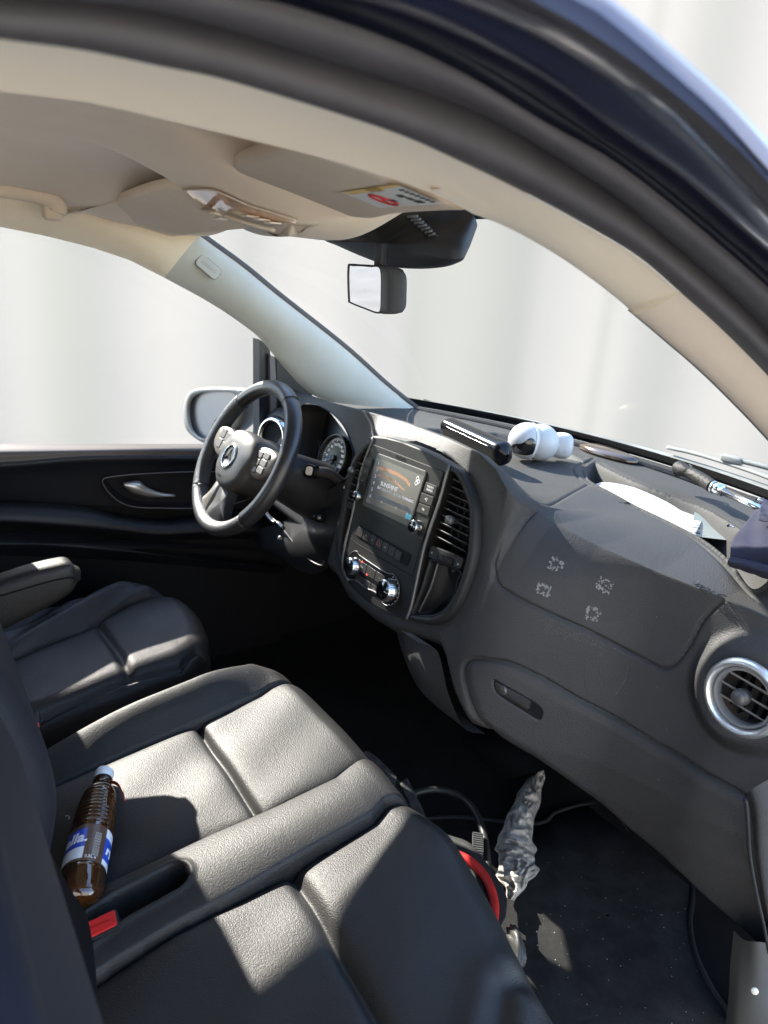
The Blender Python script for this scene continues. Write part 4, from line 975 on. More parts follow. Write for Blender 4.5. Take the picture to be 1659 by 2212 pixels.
# centre vents with blades
VB = mat('dark vent blade', (.014, .014, .0145), .5, spec=.35)
def vent(lft, rgt, n_, nm, flip):
    """lft, rgt: the two side edges (lists of plane points top to bottom)"""
    A = cat(lft, 60); B_ = cat(rgt, 60)
    e = empty(nm, c3(*A[30], 0)); e.parent = con; e.location = Vector(c3(*A[30], 0)) - wloc(con)
    t0 = max(A[:, 1].min(), B_[:, 1].min()); t1 = min(A[0, 1], B_[0, 1])
    for i in range(n_):
        t = t1 + (t0 - t1) * (i + .6) / n_
        xa = np.interp(t, A[::-1, 1], A[::-1, 0]); xb = np.interp(t, B_[::-1, 1], B_[::-1, 0])
        if xb < xa: xa, xb = xb, xa
        if xb - xa < .006: continue
        V, F = box_data(c3((xa + xb) / 2, t, -.006), xb - xa, .0022, .024, (CEX, CET * .94 - CEN * .34, CEN * .94 + CET * .34)); b_ = mesh('vent_blade', V, F, VB, e, False); bev(b_, .0008)
    for i in range(4):
        x = .0
        s = (i + .5) / 4; pts = []
        for t in np.linspace(t1, t0, 8):
            xa = np.interp(t, A[::-1, 1], A[::-1, 0]); xb = np.interp(t, B_[::-1, 1], B_[::-1, 0]); pts.append(c3(xa + (xb - xa) * s, t, -.024))
        V, F = tube_data(pts, .0012, 4, rb=.006); mesh('vent_fin', V, F, PLASTM, e)
    return e
RV = vent([c4(*q) for q in ((1128, 640), (1080, 790), (1030, 950), (985, 1090), (950, 1200))], [c4(*q) for q in ((1150, 640), (1195, 740), (1230, 850), (1250, 1000), (1240, 1140), (1212, 1300))], 9, 'centre_air_vent', 1)
LV = vent([c4(*q) for q in ((425, 400), (370, 480), (310, 560), (262, 700), (225, 800), (205, 860))], [c4(*q) for q in ((440, 400), (400, 500), (355, 640), (320, 760), (300, 830), (290, 880))], 8, 'centre_air_vent', -1)
kq = c4(1110, 1000); lathe('vent_knob', [(.006, -.02), (.006, .004), (.0085, .006), (.0085, .014), (.007, .016), (0, .0165)], c3(kq[0], kq[1], 0), CEN, TRIMG, RV, 20)
kq = c4(295, 590); lathe('vent_knob', [(.006, -.02), (.006, .004), (.0085, .006), (.0085, .014), (.007, .016), (0, .0165)], c3(kq[0], kq[1], 0), CEN, TRIMG, LV, 20)
# thumbwheel frames and side pockets
p_ = plate('vent_frame', quad([c4(940, 1205), c4(1205, 1318), c4(1175, 1405), c4(905, 1300)], .004), -.010, .004, PANEL, con, .001)
plate('thumbwheel_slot', quad([c4(1000, 1265), c4(1135, 1325), c4(1115, 1385), c4(980, 1325)], .003), .004, .0046, DARK, p_)
for i in range(9):
    t = i / 8; q = np.array(c4(1010, 1302)) * (1 - t) + np.array(c4(1108, 1345)) * t; V, F = box_data(c3(q[0], q[1], .0056), .0022, .010, .003, (CEX, CET, CEN)); mesh('wheel_rib', V, F, VB, p_, False)
for q, s in (((942, 1270), '<'), ((1160, 1365), '>')):
    c = c4(*q); text('lettering', s, c3(c[0], c[1], .0045), CEX, CET, CEN, .008, PRINT, p_)
p2_ = plate('vent_frame', quad([c4(215, 815), c4(290, 860), c4(275, 915), c4(205, 875)], .002), -.010, .004, PANEL, con, .001)
pk = [(945, 1330), (1165, 1420), (1150, 1500), (1110, 1640), (1040, 1740), (930, 1790), (800, 1785), (770, 1770), (850, 1560), (905, 1380)]
pkc = cat([c4(*q) for q in pk], 50, True); pc = pkc.mean(0)
def prow(s, d): return [c3(*(pc + (q - pc) * s), d) for q in pkc]
pq = gmesh('side_pocket', np.array([prow(1.03, .003), prow(.98, .003), prow(.95, -.004), prow(.88, -.040), prow(.02, -.042)]), mat('pocket liner', (.008, .008, .009), .55, spec=.4), con, cm=True)
for q in ((1005, 1415), (1085, 1465)):
    c = c4(*q); lathe('screw_hole', [(.0045, 0), (.0045, .002), (.003, .002), (.0025, .0005), (0, .0)], c3(c[0], c[1], -.032), CEN, PLAST, pq, 16)
V, F = tube_data([c3(*c4(*q), -.006) for q in ((960, 1350), (900, 1550), (800, 1760))], .0022, 6, n=20); mesh('pocket_edge', V, F, TRIMG, pq)

# ================================================================== INSTRUMENT BINNACLE
bn = BNf; bc = bn.mean(0)
G = [bn + np.array([0, -.004, 0]), bn + np.array([0, .0, 0])] + [bc + (bn - bc) * s + np.array([0, d, 0]) for s, d in ((.97, .01), (.93, .05), (.90, .09))]
bin_ = gmesh('binnacle_hood', np.array(G), PLASTM, dash, cm=True)
bp0 = bc + np.array([0, .085, 0]); cn = np.array([.0, -.95, .31]); cn /= np.linalg.norm(cn)
fa = [PN(u, v, bp0, cn) for u, v in ((620, 885), (715, 893), (765, 960), (765, 1075), (620, 1075))]
clus = mesh('instrument_cluster', fa, [(0, 1, 2, 3, 4)], mat('black dial face', (.008, .008, .009), .35, spec=.4), dash, False)
GA = np.array([1., 0, 0]); GU = np.cross(cn, GA); GU = GU if GU[2] > 0 else -GU
g0 = PN(722, 990, bp0 - (-cn) * .004 * -1, cn); g0 = PN(722, 990, bp0 + cn * .004, cn)
R_ = .056
gl = lathe('speedometer', [(R_ + .006, -.004), (R_ + .006, .010), (R_ + .003, .011), (R_ + .002, .002), (R_, .0), (0, .0)], g0, cn, mat('dial plate', (.014, .014, .015), .4), clus, 48)
V, F = lathe_data([(R_ + .0065, .009), (R_ + .0065, .0112), (R_ + .004, .0114), (R_ + .004, .009)], g0, cn, 48); mesh('dial_ring', V, F, TRIMG, gl)
DW = emis('pale dial print', (.50, .50, .50), .06)
vs, fs = [], []
for i in range(45):
    a = math.radians(225 - 270 * i / 44); r0_ = R_ * (.86 if i % 4 else .80); dd = GA * math.cos(a) + GU * math.sin(a)
    v_, f_ = box_data(g0 + cn * .001 + dd * (R_ * .97 + r0_) / 2, R_ * .97 - r0_, .0010 if i % 4 else .0018, .0004, (dd, np.cross(cn, dd), cn)); fs += [tuple(k + len(vs) for k in q) for q in f_]; vs += v_
mesh('dial_ticks', vs, fs, DW, gl, False)
for i in range(1, 12):
    a = math.radians(225 - 270 * i / 12 - 0); dd = GA * math.cos(a) + GU * math.sin(a); text('lettering', str(i * 20), g0 + cn * .0012 + dd * R_ * .66, GA, GU, cn, .0105, DW, gl)
g1 = g0 - GU * .024 + GA * .010 + cn * .001
lathe('small_dial', [(.019, 0), (.019, .0015), (.0175, .0017), (.0175, .0), (0, 0)], g1, cn, TRIMG, gl, 30)
a = math.radians(210); dd = GA * math.cos(a) + GU * math.sin(a); V, F = tube_data([g0 + cn * .004, g0 + cn * .004 + dd * R_ * .7], [.0018, .0008], 6); mesh('needle', V, F, mat('needle grey', (.3, .3, .3), .4), gl)
lathe('needle_hub', [(.009, 0), (.009, .006), (.007, .008), (0, .008)], g0, cn, PLAST, gl, 24)
g2 = PN(668, 985, bp0 + cn * .004, cn); lathe('rev_counter', [(R_ + .006, -.004), (R_ + .006, .010), (R_ + .003, .011), (R_ + .002, .002), (R_, .0), (0, .0)], g2, cn, bpy.data.materials['dial plate'], clus, 40)

# ================================================================== STEERING WHEEL
WO = np.array([-.41, .080, .749]); WO = PN(527, 987, WO, (0, 1, 0)); tl = .472
WX = np.array([1., 0, 0]); WT = np.array([0, math.sin(tl), math.cos(tl)]); WN_ = np.array([0, -math.cos(tl), math.sin(tl)])   # towards the driver
WRr = .178
sw = empty('steering_wheel', WO); sw.parent = van; sw.location = Vector(WO) - wloc(van)
def wp3(x, t, d=0.0): return WO + WX * x + WT * t + WN_ * d
def wpx(u, v, d=0.0): q = PN(u, v, WO + WN_ * d, WN_) - WO; return np.array([q[0], float(np.dot(q, WT))])
def Z3(u, v): return (u * .3125 + 345.6, v * .3125 + 760.4)
def w3(u, v, d=0.0): return wpx(*Z3(u, v), d)
WL = mat('wheel leather', (.018, .017, .018), .36, spec=.6, bump=.12, scale=900, kind='leather', bdist=.0004, var=.2, vscale=12)
WP = mat('perforated wheel leather', (.024, .022, .021), .42, spec=.6, bump=.9, scale=520, kind='leather', bdist=.0010, var=.1)
def rimseg(a0, a1, m, nm, cl=False):
    an = np.radians(np.linspace(a0, a1, 60)); pts = np.array([wp3(WRr * math.cos(a), WRr * math.sin(a) * .985, 0) for a in an]); return tube(nm, pts, .0175, m, sw, k=18, rb=.0195, caps=True)
rimseg(62, -42, WL, 'rim'); rimseg(-42, -138, WP, 'rim'); rimseg(-138, -222, WP, 'rim'); rimseg(-222, -298, WL, 'rim')
for a in (62, -42, -138, 138):
    a = math.radians(a); c_ = wp3(WRr * math.cos(a), WRr * math.sin(a) * .985); dd = WX * math.cos(a) + WT * math.sin(a)
    V, F = tube_data([c_ + dd * .0200 * math.cos(q) + WN_ * .0180 * math.sin(q) for q in np.linspace(0, 2 * PI, 20, endpoint=False)], .0009, 5, closed=True); mesh('rim_seam', V, F, DARK, sw)
# airbag cover
HB = mat('steering airbag skin', (.032, .030, .029), .5, spec=.5, bump=.3, scale=700, kind='leather', bdist=.0005, var=.15)
hub = [(375, 840), (380, 770), (430, 700), (480, 600), (560, 565), (640, 568), (700, 590), (800, 605), (760, 680), (700, 760), (640, 830), (560, 890), (470, 918), (400, 915)]
hub = [w3(u, v, .02) for u, v in hub]
# symmetric cover drawn in the plane of the wheel
hs_ = [(-.062, .035), (-.045, .056), (0, .064), (.045, .056), (.066, .035), (.075, .012), (.066, -.012), (.058, -.040), (.030, -.062), (0, -.068), (-.030, -.062), (-.058, -.040), (-.066, -.012), (-.075, .012)]
hs_ = [(x * 1.16 + .004, t * 1.12 - .012) for x, t in hs_]; hq = cat(hs_, 64, True)
def hrow(s, d): return [wp3(x * s, t * s, d) for x, t in hq]
hb = gmesh('airbag_cover', np.array([hrow(.95, -.045), hrow(1.0, .002), hrow(.99, .012), hrow(.94, .022), hrow(.80, .029), hrow(.45, .033), hrow(.01, .034)]), HB, sw, cm=True)
# three pointed star badge
bo_ = wp3(-.002, -.012, .034)
lathe('badge_dish', [(.0315, -.003), (.0315, .0012), (.029, .0016), (.0275, -.0005), (0, -.0005)], bo_, WN_, PLAST, hb, 40)
V, F = tube_data([bo_ + (WX * math.cos(a) + WT * math.sin(a)) * .0262 + WN_ * .0012 for a in np.linspace(0, 2 * PI, 40, endpoint=False)], .0020, 8, closed=True)
star = mesh('star_badge', V, F, CHROME, hb)
vs, fs = [], []
for k in range(3):
    a = math.radians(90 + 120 * k); dd = WX * math.cos(a) + WT * math.sin(a); s_ = np.cross(WN_, dd); b = len(vs)
    vs += [bo_ + dd * .0255 + WN_ * .001, bo_ + (dd * .5 + s_ * .866) * .0052 + WN_ * .0005, bo_ + WN_ * .0045, bo_ + (dd * .5 - s_ * .866) * .0052 + WN_ * .0005]
    fs += [(b, b + 1, b + 2), (b, b + 2, b + 3)]
mesh('star_point', vs, fs, CHROME, star, False)
text('lettering', 'AIRBAG', wp3(-.012, -.062, .031), WX, WT * .98 + WN_ * .12, WN_, .0075, mat('dark embossing', (.008, .008, .008), .5), hb)
# spokes with switches
SP = mat('silver spoke trim', (.15, .135, .115), .38, metal=.4)
for sg in (-1, 1):
    o_ = [(sg * .066, .034), (sg * .105, .046), (sg * .150, .040), (sg * .160, .020), (sg * .152, -.006), (sg * .120, -.024), (sg * .085, -.028), (sg * .064, -.010)]
    q = cat(o_, 40, True); c = q.mean(0)
    sp = gmesh('spoke', np.array([[wp3(*(c + (p - c) * s), d) for p in q] for s, d in ((.97, -.012), (1, .0), (.98, .008), (.92, .012), (.02, .013))]), SP if sg < 0 else SP, sw, cm=True)
    for i in range(2):
        for j in range(3 if sg > 0 else 2):
            nj = 3 if sg > 0 else 2
            cx = sg * (.088 + .030 * i); cy = .026 - (.052 / nj) * (j + .1) + .004 * i
            V, F = prism_data(rrect(.026, .044 / nj, .003, 3, cx, cy), WO, WX, WT, WN_, .011, .0158); b_ = mesh('switch', V, F, mat('grey switch', (.065, .058, .05), .5) if 'grey switch' not in bpy.data.materials else bpy.data.materials['grey switch'], sp, False); bev(b_, .001)
for o_, m_ in (([(-.052, -.060), (-.030, -.070), (-.028, -.10), (-.034, -.13), (-.040, -.160), (-.088, -.145), (-.068, -.11), (-.058, -.08)], SP), ([(-.030, -.060), (.030, -.060), (.034, -.10), (.050, -.135), (.060, -.158), (0, -.168), (-.040, -.162), (-.030, -.12)], PLASTM)):
    q = cat(o_, 40, True); c = q.mean(0)
    gmesh('lower_spoke', np.array([[wp3(*(c + (p - c) * s), d) for p in q] for s, d in ((.97, -.012), (1, .0), (.97, .006), (.02, .008))]), m_, sw, cm=True)
# column shroud, stalks, ignition
V, F = lathe_data([(.0, .005), (.055, .0), (.062, -.03), (.058, -.08), (.075, -.20)], WO - WN_ * .02, WN_, 28); mesh('column_shroud', V, F, PLAST, van)
skn = P(674, 1018, X=-.335)
s_ = empty('wiper_stalk', skn); s_.parent = van; s_.location = Vector(skn) - wloc(van)
sb = P(735, 1065, X=-.335)
tube('stalk_arm', [P(756, 1062, X=-.32), P(735, 1040, X=-.33), P(708, 1022, X=-.335), skn], .012, mat('satin dark stalk', (.045, .04, .038), .38), s_, n=30, k=14, rb=[.02] * 8 + list(np.linspace(.02, .010, 22)))
sn = np.array([.35, -.9, .25]); sn /= np.linalg.norm(sn); x, y, n_ = frame_from(sn)
V, F = prism_data(rrect(.032, .032, .008, 5), skn, x, y, n_, -.006, .010); b_ = mesh('stalk_end', V, F, GLOSS, s_, False); bev(b_, .002)
V, F = prism_data(rrect(.018, .020, .006, 5), skn, x, y, n_, .010, .0125); mesh('stalk_button', V, F, mat('ivory stalk button', (.62, .58, .48), .4), s_, False)
lp_ = P(760, 1100, Y=.10)
ig = P(716, 1125, X=-.30); lathe('ignition_ring', [(.026, -.02), (.026, .004), (.022, .006), (.020, .0), (0, -.004)], ig, np.array([.2, -.95, .1]), PLAST, van, 32)
tube('ignition_key', [ig + np.array([0, -.004, 0]), ig + np.array([-.012, -.045, .012])], .009, GLOSS, van, rb=.004, k=10)
# far door side air vent ring by the wheel
dv = P(588, 945, X=-.66); lathe('side_air_vent', [(.040, -.03), (.042, .0), (.045, .006), (.050, .008), (.054, .006), (.058, -.004)], dv, np.array([.25, -.95, .15]), CHROME, dash, 40)
lathe('vent_pod', [(.058, -.01), (.062, -.008), (.080, -.02), (.095, -.06)], dv, np.array([.25, -.95, .15]), DASH, dash, 40)
lathe('vent_core', [(.040, .0), (.036, -.004), (.0, -.006)], dv, np.array([.25, -.95, .15]), DARK, dash, 30)
# knee panel with fuse cover and bonnet release under the wheel
kq = [P(590, 1150, X=-.40), P(640, 1200, X=-.36), P(690, 1260, X=-.32)]
loft('knee_panel', [[P(540, 1150, Y=.26), P(600, 1130, Y=.26), P(680, 1100, Y=.26), P(735, 1090, Y=.25)], [P(560, 1185, Y=.24), P(620, 1180, Y=.23), P(685, 1170, Y=.225), P(725, 1180, Y=.225)], [P(620, 1215, Y=.25), P(650, 1235, Y=.24), P(680, 1240, Y=.24), P(705, 1230, Y=.24)]], 20, 30, PLAST, van)
tube('panel_edge', [P(u, v, Y=.232) for u, v in ((562, 1100), (600, 1130), (640, 1180), (670, 1210), (696, 1222), (700, 1205))], .0025, PLAST, van, n=30)
tube('bonnet_release', [P(u, v, Y=.20) for u, v in ((566, 1098), (590, 1128), (600, 1130), (612, 1142))], .006, GLOSS, van, n=20)
lathe('release_button', [(.007, 0), (.007, .004), (0, .005)], P(606, 1163, Y=.20), np.array([.2, -1., .1]), TRIMG, van, 16)
# ================================================================== SEATS
def split_mesh(G, region, names, m_, par):
    """one grid cut into panels, each panel a mesh of its own"""
    n, m, _ = G.shape; F = np.array(gridfaces(n, m)); V = G.reshape(-1, 3); rf = region.reshape(-1)[F[:, 0]]
    for r, nm in names.items():
        f = F[rf == r]
        if len(f) == 0: continue
        idx = np.unique(f); mp = {int(a): i for i, a in enumerate(idx)}
        mesh(nm, V[idx], [[mp[int(i)] for i in q] for q in f], m_, par)
# ---- bench for two beside the driver
def seatxy(px, off=0.0): return np.array([PS(u, v, off)[:2] for u, v in px])
A1_ = seatxy([(52, 1728), (262, 1634), (445, 1555), (562, 1498), (586, 1482)])
A2_ = seatxy([(225, 1927), (328, 1880), (455, 1819), (577, 1767), (721, 1697), (749, 1673), (768, 1659)], -.004)
B_ = seatxy([(141, 2175), (262, 2095), (375, 2025), (516, 1950), (642, 1875), (767, 1804), (805, 1781), (833, 1748), (852, 1739)], -.004)
for a in (A1_, A2_, B_): a.sort(axis=0) if False else None
def ext(a, y0, y1):
    a = a[np.argsort(a[:, 1])]; return np.vstack([[a[0, 0], y0], a, [a[-1, 0], y1]])
A1_, A2_, B_ = ext(A1_, -.75, .12), ext(A2_, -.75, .12), ext(B_, -.75, .12)
print('A1', A1_.round(3).tolist()); print('A2', A2_.round(3).tolist()); print('B', B_.round(3).tolist())
gy_ = -.185
GR1 = np.array([[-.02, gy_ + .004], [.28, gy_]]); GR2 = np.array([[.38, gy_ - .004], [.80, gy_ - .03]])
NF = seatxy([(1144, 2108), (1086, 2140), (1080, 2182), (1070, 2230)], .0)
nx, ny = 420, 380
x = np.linspace(-.115, .80, nx); t = np.linspace(0, 1, ny)
YF = .035                                                  # front of the cushion
# surface path: back to front along the top, then over the nose and down
sY = np.linspace(-.62, YF + .22, ny)
X, S = np.meshgrid(x, sY, indexing='ij')
R = .055
ystart = YF - R
over = np.clip(S - ystart, 0, None); ang = np.clip(over / R, 0, PI / 2 * .96)
Y = np.where(S < ystart, S, ystart + R * np.sin(ang))
drop = np.where(S < ystart, 0, R * (1 - np.cos(ang))) + np.clip(over - R * PI / 2 * .96, 0, None)
# plan bow of the front edge
front = .012 * np.sin(np.clip((X + .08) / .42, 0, 1) * PI) + .014 * np.sin(np.clip((X - .36) / .44, 0, 1) * PI) - .05 * sm(-.05, -.115, X)
front = front - .070 * sm(.42, .76, X)
Y = Y + front * sm(-.25, .03, Y)
Zs = .39 + .175 * np.minimum(Y, 0) + .0 * X
xa1 = np.interp(Y, A1_[:, 1], A1_[:, 0]); xa2 = np.interp(Y, A2_[:, 1], A2_[:, 0]); xb = np.interp(Y, B_[:, 1], B_[:, 0])
d1 = np.abs(X - xa1); d2 = np.abs(X - xa2); db = np.abs(X - xb)
topm = 1 - sm(.0, R * .8, drop)
Sd = np.minimum(S, 9)
dg1 = dpoly(X, np.where(S < ystart, Y, 9), GR1); dg2 = dpoly(X, np.where(S < ystart, Y, 9), GR2)
H = np.zeros_like(X)
reg = np.zeros(X.shape, int)
mid = (X > xa1) & (X < xa2); div = (X >= xa2) & (X < xb); near = X >= xb; bol = X <= xa1
reg[bol] = 0; reg[mid] = 1; reg[div] = 2; reg[near] = 3
puff = lambda d, w, h: h * (1 - np.exp(-d / w))
H += mid * (puff(np.minimum(d1, d2), .011, .009) + puff(dg1, .012, .008) - .012)
H += near * (puff(db, .014, .011) + puff(dg2, .014, .008) - .012)
H += div * (.015 * np.sin(np.clip((X - xa2) / np.maximum(xb - xa2, .01), 0, 1) * PI) ** .7) * sm(.14, -.10, Y) * topm
H += div * .012 * topm
# outboard bolster: crest rises towards the middle of its length
cr2 = sm(-.62, -.25, Y) * sm(.07, -.16, Y)
q_ = np.clip((xa1 - X) / .095, 0, 1)
H += bol * cr2 * (.050 * np.sin(np.clip(q_ * 1.35, 0, 1) * PI / 2) ** 1.2) - bol * .22 * np.clip(q_ - .70, 0, 1) ** 1.6
# broad soft swell and creases of use
H += (.003 * np.sin(X * 17 + 1.3) * np.sin(Y * 13) + .0015 * np.sin(X * 41 + Y * 23)) * topm * (mid | near)
H += -.008 * near * np.exp(-(((X - .60) / .10) ** 2 + ((Y + .33) / .13) ** 2))
H += .012 * near * np.exp(-((X - .47) / .045) ** 2) * sm(-.3, -.05, Y) * topm
# crease running from the front of the near cushion
dn = dpoly(X, Y, NF); H += -.007 * np.exp(-(dn / .012) ** 2) * near * topm + .005 * np.exp(-((dn - .028) / .016) ** 2) * near * topm
# seams
seamw = .0034
for d in (d1, d2, db): H += -.009 * np.exp(-(d / seamw) ** 2)
H += -.010 * np.exp(-(dg1 / .006) ** 2) * mid - .008 * np.exp(-(dg2 / .009) ** 2) * near
H += -.018 * np.exp(-((X - .245) / .05) ** 2) * np.exp(-((Y + .02) / .10) ** 2) * mid * sm(.275, .25, X) * 0
# pocket for the belt buckle in the divider
PKc = seatxy([(372, 1926), (328, 1951), (268, 1983), (215, 2020), (175, 2050)], .0)
dp = dpoly(X, Y, PKc); H += -.052 * (1 - sm(.012, .024, dp)) + .003 * np.exp(-((dp - .026) / .005) ** 2)
# rear tuck under the backrest
H += -.10 * sm(-.50, -.62, Y)
Zb = Zs + H - drop
G = np.dstack([X, Y, Zb])
bench = empty('passenger_bench', (.34, -.3, .0)); bench.parent = van; bench.location = Vector((.34, -.3, 0)) - wloc(van)
split_mesh(G, reg, {0: 'bolster', 1: 'seat_cushion', 2: 'cushion_divider', 3: 'seat_cushion'}, LEATHER, bench)
# stitching along the cross seam of the middle cushion and base boxes
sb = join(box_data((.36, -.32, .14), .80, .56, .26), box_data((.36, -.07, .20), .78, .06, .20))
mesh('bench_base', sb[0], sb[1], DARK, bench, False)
# buckles
def buckle(o, ax, s=1.0, par=bench):
    ex, ey, en = ax
    V, F = prism_data(rrect(.046 * s, .026 * s, .004, 4), o, ex, ey, en, -.03, .004); b0 = mesh('belt_buckle', V, F, PLASTM, par, False); bev(b0, .002)
    V, F = prism_data(rrect(.042 * s, .021 * s, .003, 4), o, ex, ey, en, .004, .0065); b1 = mesh('release_button', V, F, REDP, b0, False); bev(b1, .0012)
    V, F = prism_data(rrect(.028 * s, .008 * s, .003, 4, 0, -.005 * s), o, ex, ey, en, .0066, .0078); mesh('button_ridge', V, F, REDP, b1, False)
bo = PS(216, 2003, .030); be = PS(252, 1984, .030) - PS(182, 2014, .030); be[2] += .003; be /= np.linalg.norm(be)
bn_ = np.array([.25, .15, 1.0]); bn_ -= be * np.dot(be, bn_); bn_ /= np.linalg.norm(bn_)
buckle(bo, (be, np.cross(bn_, be), bn_), 1.02)
b2 = P(86, 1640, X=-.10); buckle(P(76, 1637, X=-.12), (np.array([.3, .9, .2]), np.array([-.2, 0, 1.]), np.array([.95, -.2, 0])), .5)
buckle(P(82, 1566, X=-.17) if False else P(70, 1568, X=-.12), (np.array([.2, .95, .2]), np.array([-.2, 0, 1.]), np.array([.95, -.2, 0])), .55)
# backrests of the bench
def backrest(name, prof, xl, xr, m_, par, bulge_=.0, lb=.03):
    """prof: list of (y,z) of the front face bottom to top"""
    pr = cat(prof, 50); T_ = np.gradient(pr, axis=0); T_ /= np.linalg.norm(T_, axis=1)[:, None]
    G = []
    for (y, z), (ty, tz) in zip(pr, T_):
        row = []
        for s in np.linspace(0, 1, 60):
            xx = xl + (xr - xl) * s; e = min(s, 1 - s) * (xr - xl)
            rr = .05; off = (rr - math.sqrt(max(0, rr * rr - max(0, rr - e) ** 2)))
            sb_ = bulge_ * (math.exp(-((s - .06) / .07) ** 2) + math.exp(-((s - .94) / .07) ** 2))
            row.append((xx, y + sb_ - off - .012 * math.sin(PI * s) * 0, z))
        b0 = [(xr, y - .05 - .09 * k, z) for k in (.3, .6, 1)]; b1 = [(xl, y - .05 - .09 * k, z) for k in (1, .6, .3)]
        G.append(row + b0 + b1)
    G = np.array(G); gm_ = gmesh(name, G, m_, par, cm=True)
    topc = G[-1].mean(0); gmesh(name, np.array([G[-1], topc + (G[-1] - topc) * .7 + np.array([0, 0, .02]), topc + (G[-1] - topc) * .02 + np.array([0, 0, .026])]), m_, par, cm=True)
    return gm_
def prof_at(px, X): return [tuple(P(u, v, X=X)[[1, 2]]) for u, v in px]
NV = mat('sky tinted black leather', (.008, .009, .015), .65, spec=.35, bump=.3, scale=600, kind='leather', bdist=.0006, var=.2)  # black leather with the sky light on it painted in as navy
npf = prof_at([(150, 2250), (152, 2160), (152, 2100), (148, 2040), (131, 1930), (94, 1800), (47, 1706), (0, 1630), (-60, 1545)], .66)
backrest('backrest', [(a - .0, b) for a, b in npf], .52, .98, NV, bench)
# inner face of the near backrest, its deep shadow painted flat black
bl = [(-60, 1540), (0, 1637), (47, 1722), (110, 1835), (160, 1925), (192, 1976), (178, 2000), (176, 2040), (165, 2080), (155, 2120)]
bq = [P(u, v, X=.40) for u, v in bl]
G = np.array([[p + np.array([dx, -.002 - .4 * abs(dx) ** 1.5, 0]) for p in cat(bq, 50)] for dx in (-.0, .02, .06, .14)])
gmesh('backrest_shade', G, mat('deep shadow black', (.003, .003, .004), .8, spec=.1), bench)
mpf = prof_at([(20, 1800), (47, 1700), (61, 1639), (68, 1569), (56, 1498), (28, 1423), (0, 1368), (-60, 1270)], .12)
backrest('backrest', mpf, -.10, .33, NV, bench)
hrst = cat([(0, 0), (1, 0)], 2)
def headrest(cx, y, z, par, w=.26):
    G = []
    for a in np.linspace(0, PI, 14):
        G.append([(cx + w / 2 * math.sin(a) ** .5 * math.cos(b) , y + .05 * math.sin(a) ** .6 * math.sin(b), z - .09 * math.cos(a)) for b in np.linspace(0, 2 * PI, 28, endpoint=False)])
    gmesh('headrest', np.array(G), LEATHER, par, cm=True)
headrest(.12, -.66, 1.02, bench)

# ---- driver's seat
ds = empty('driver_seat', (-.45, -.3, 0)); ds.parent = van; ds.location = Vector((-.45, -.3, 0)) - wloc(van)
def dsp(px, z=.375): return np.array([P(u, v, Z=z)[:2] for u, v in px])
n2 = 260
x = np.linspace(-.74, -.13, n2); y = np.linspace(-.62, .03, n2); X, Y = np.meshgrid(x, y, indexing='ij')
out_ = dsp([(75, 1520), (281, 1475), (389, 1437), (420, 1405), (413, 1358), (375, 1318), (319, 1290), (262, 1283), (211, 1285), (159, 1297), (60, 1330)], .375)
print('drv outline', out_.round(3).tolist())
ol = cat(np.vstack([[[-.20, -.64]], out_, [[-.68, -.64]]]), 120, True)
OLX = [(-.20, -.62), (-.195, -.45), (-.195, -.30), (-.205, -.18), (-.225, -.10), (-.27, -.055), (-.34, -.035), (-.42, -.030), (-.50, -.04), (-.57, -.075), (-.61, -.14), (-.625, -.25), (-.64, -.4), (-.65, -.62), (-.42, -.75)]
ol = cat(OLX, 140, True)
di = dpoly(X, Y, ol, True); ins = inside(X, Y, ol); sd = np.where(ins, di, -di)
Zd = .385 + .11 * Y
SA = dsp([(61, 1508), (262, 1451), (389, 1421), (424, 1398)], .375); SB = dsp([(21, 1395), (188, 1339), (281, 1299), (314, 1290)], .38)
SA = SA[np.argsort(SA[:, 1])]; SB = SB[np.argsort(SB[:, 1])]
print('SA', SA.round(3).tolist(), 'SB', SB.round(3).tolist())
xsa = np.interp(Y, SA[:, 1], SA[:, 0]); xsb = np.interp(Y, SB[:, 1], SB[:, 0])
dSA = np.abs(X - xsa); dSB = np.abs(X - xsb)
gr = dsp([(211, 1343), (277, 1447)], .37); print('gr', gr.round(3).tolist())
dGR = dpoly(X, Y, gr)
Hh = .014 * (1 - np.exp(-np.minimum(dSA, dSB) / .02)) - .010 * np.exp(-(dSA / .004) ** 2) - .010 * np.exp(-(dSB / .004) ** 2) - .010 * np.exp(-(dGR / .010) ** 2)
lb_ = (X < xsb); Hh += lb_ * .028 * np.sin(np.clip((xsb - X) / .10, 0, 1) * PI) * sm(-.02, -.15, Y)
Hh += lb_ * .006 * np.sin(X * 90 + Y * 55) * sm(0, .05, sd)
Hh += .004 * np.sin(X * 23 + 2) * np.sin(Y * 19)
rr = .050
Zd = Zd + Hh - np.where(sd < rr, rr - np.sqrt(np.clip(rr * rr - (rr - np.clip(sd, 0, rr)) ** 2, 0, None)), 0)
Zd = np.where(sd < 0, Zd - .16 * np.clip(-sd / .012, 0, 1), Zd)
reg = np.where(X > xsa, 0, np.where(X < xsb, 2, 1)); 
keep = sd > -.016
Gd = np.dstack([X, Y, Zd]); n, m, _ = Gd.shape; F = np.array(gridfaces(n, m)); kp_ = keep.reshape(-1)[F].all(1); Vv = Gd.reshape(-1, 3)
for r, nm in {0: 'bolster', 1: 'seat_cushion', 2: 'bolster'}.items():
    f = F[kp_ & (reg.reshape(-1)[F[:, 0]] == r)]; idx = np.unique(f); mp = {int(a): i for i, a in enumerate(idx)}
    mesh(nm, Vv[idx], [[mp[int(i)] for i in q] for q in f], LEATHER2, ds)
V, F = box_data((-.42, -.36, .10), .40, .50, .20); mesh('seat_base', V, F, DARK, ds, False)
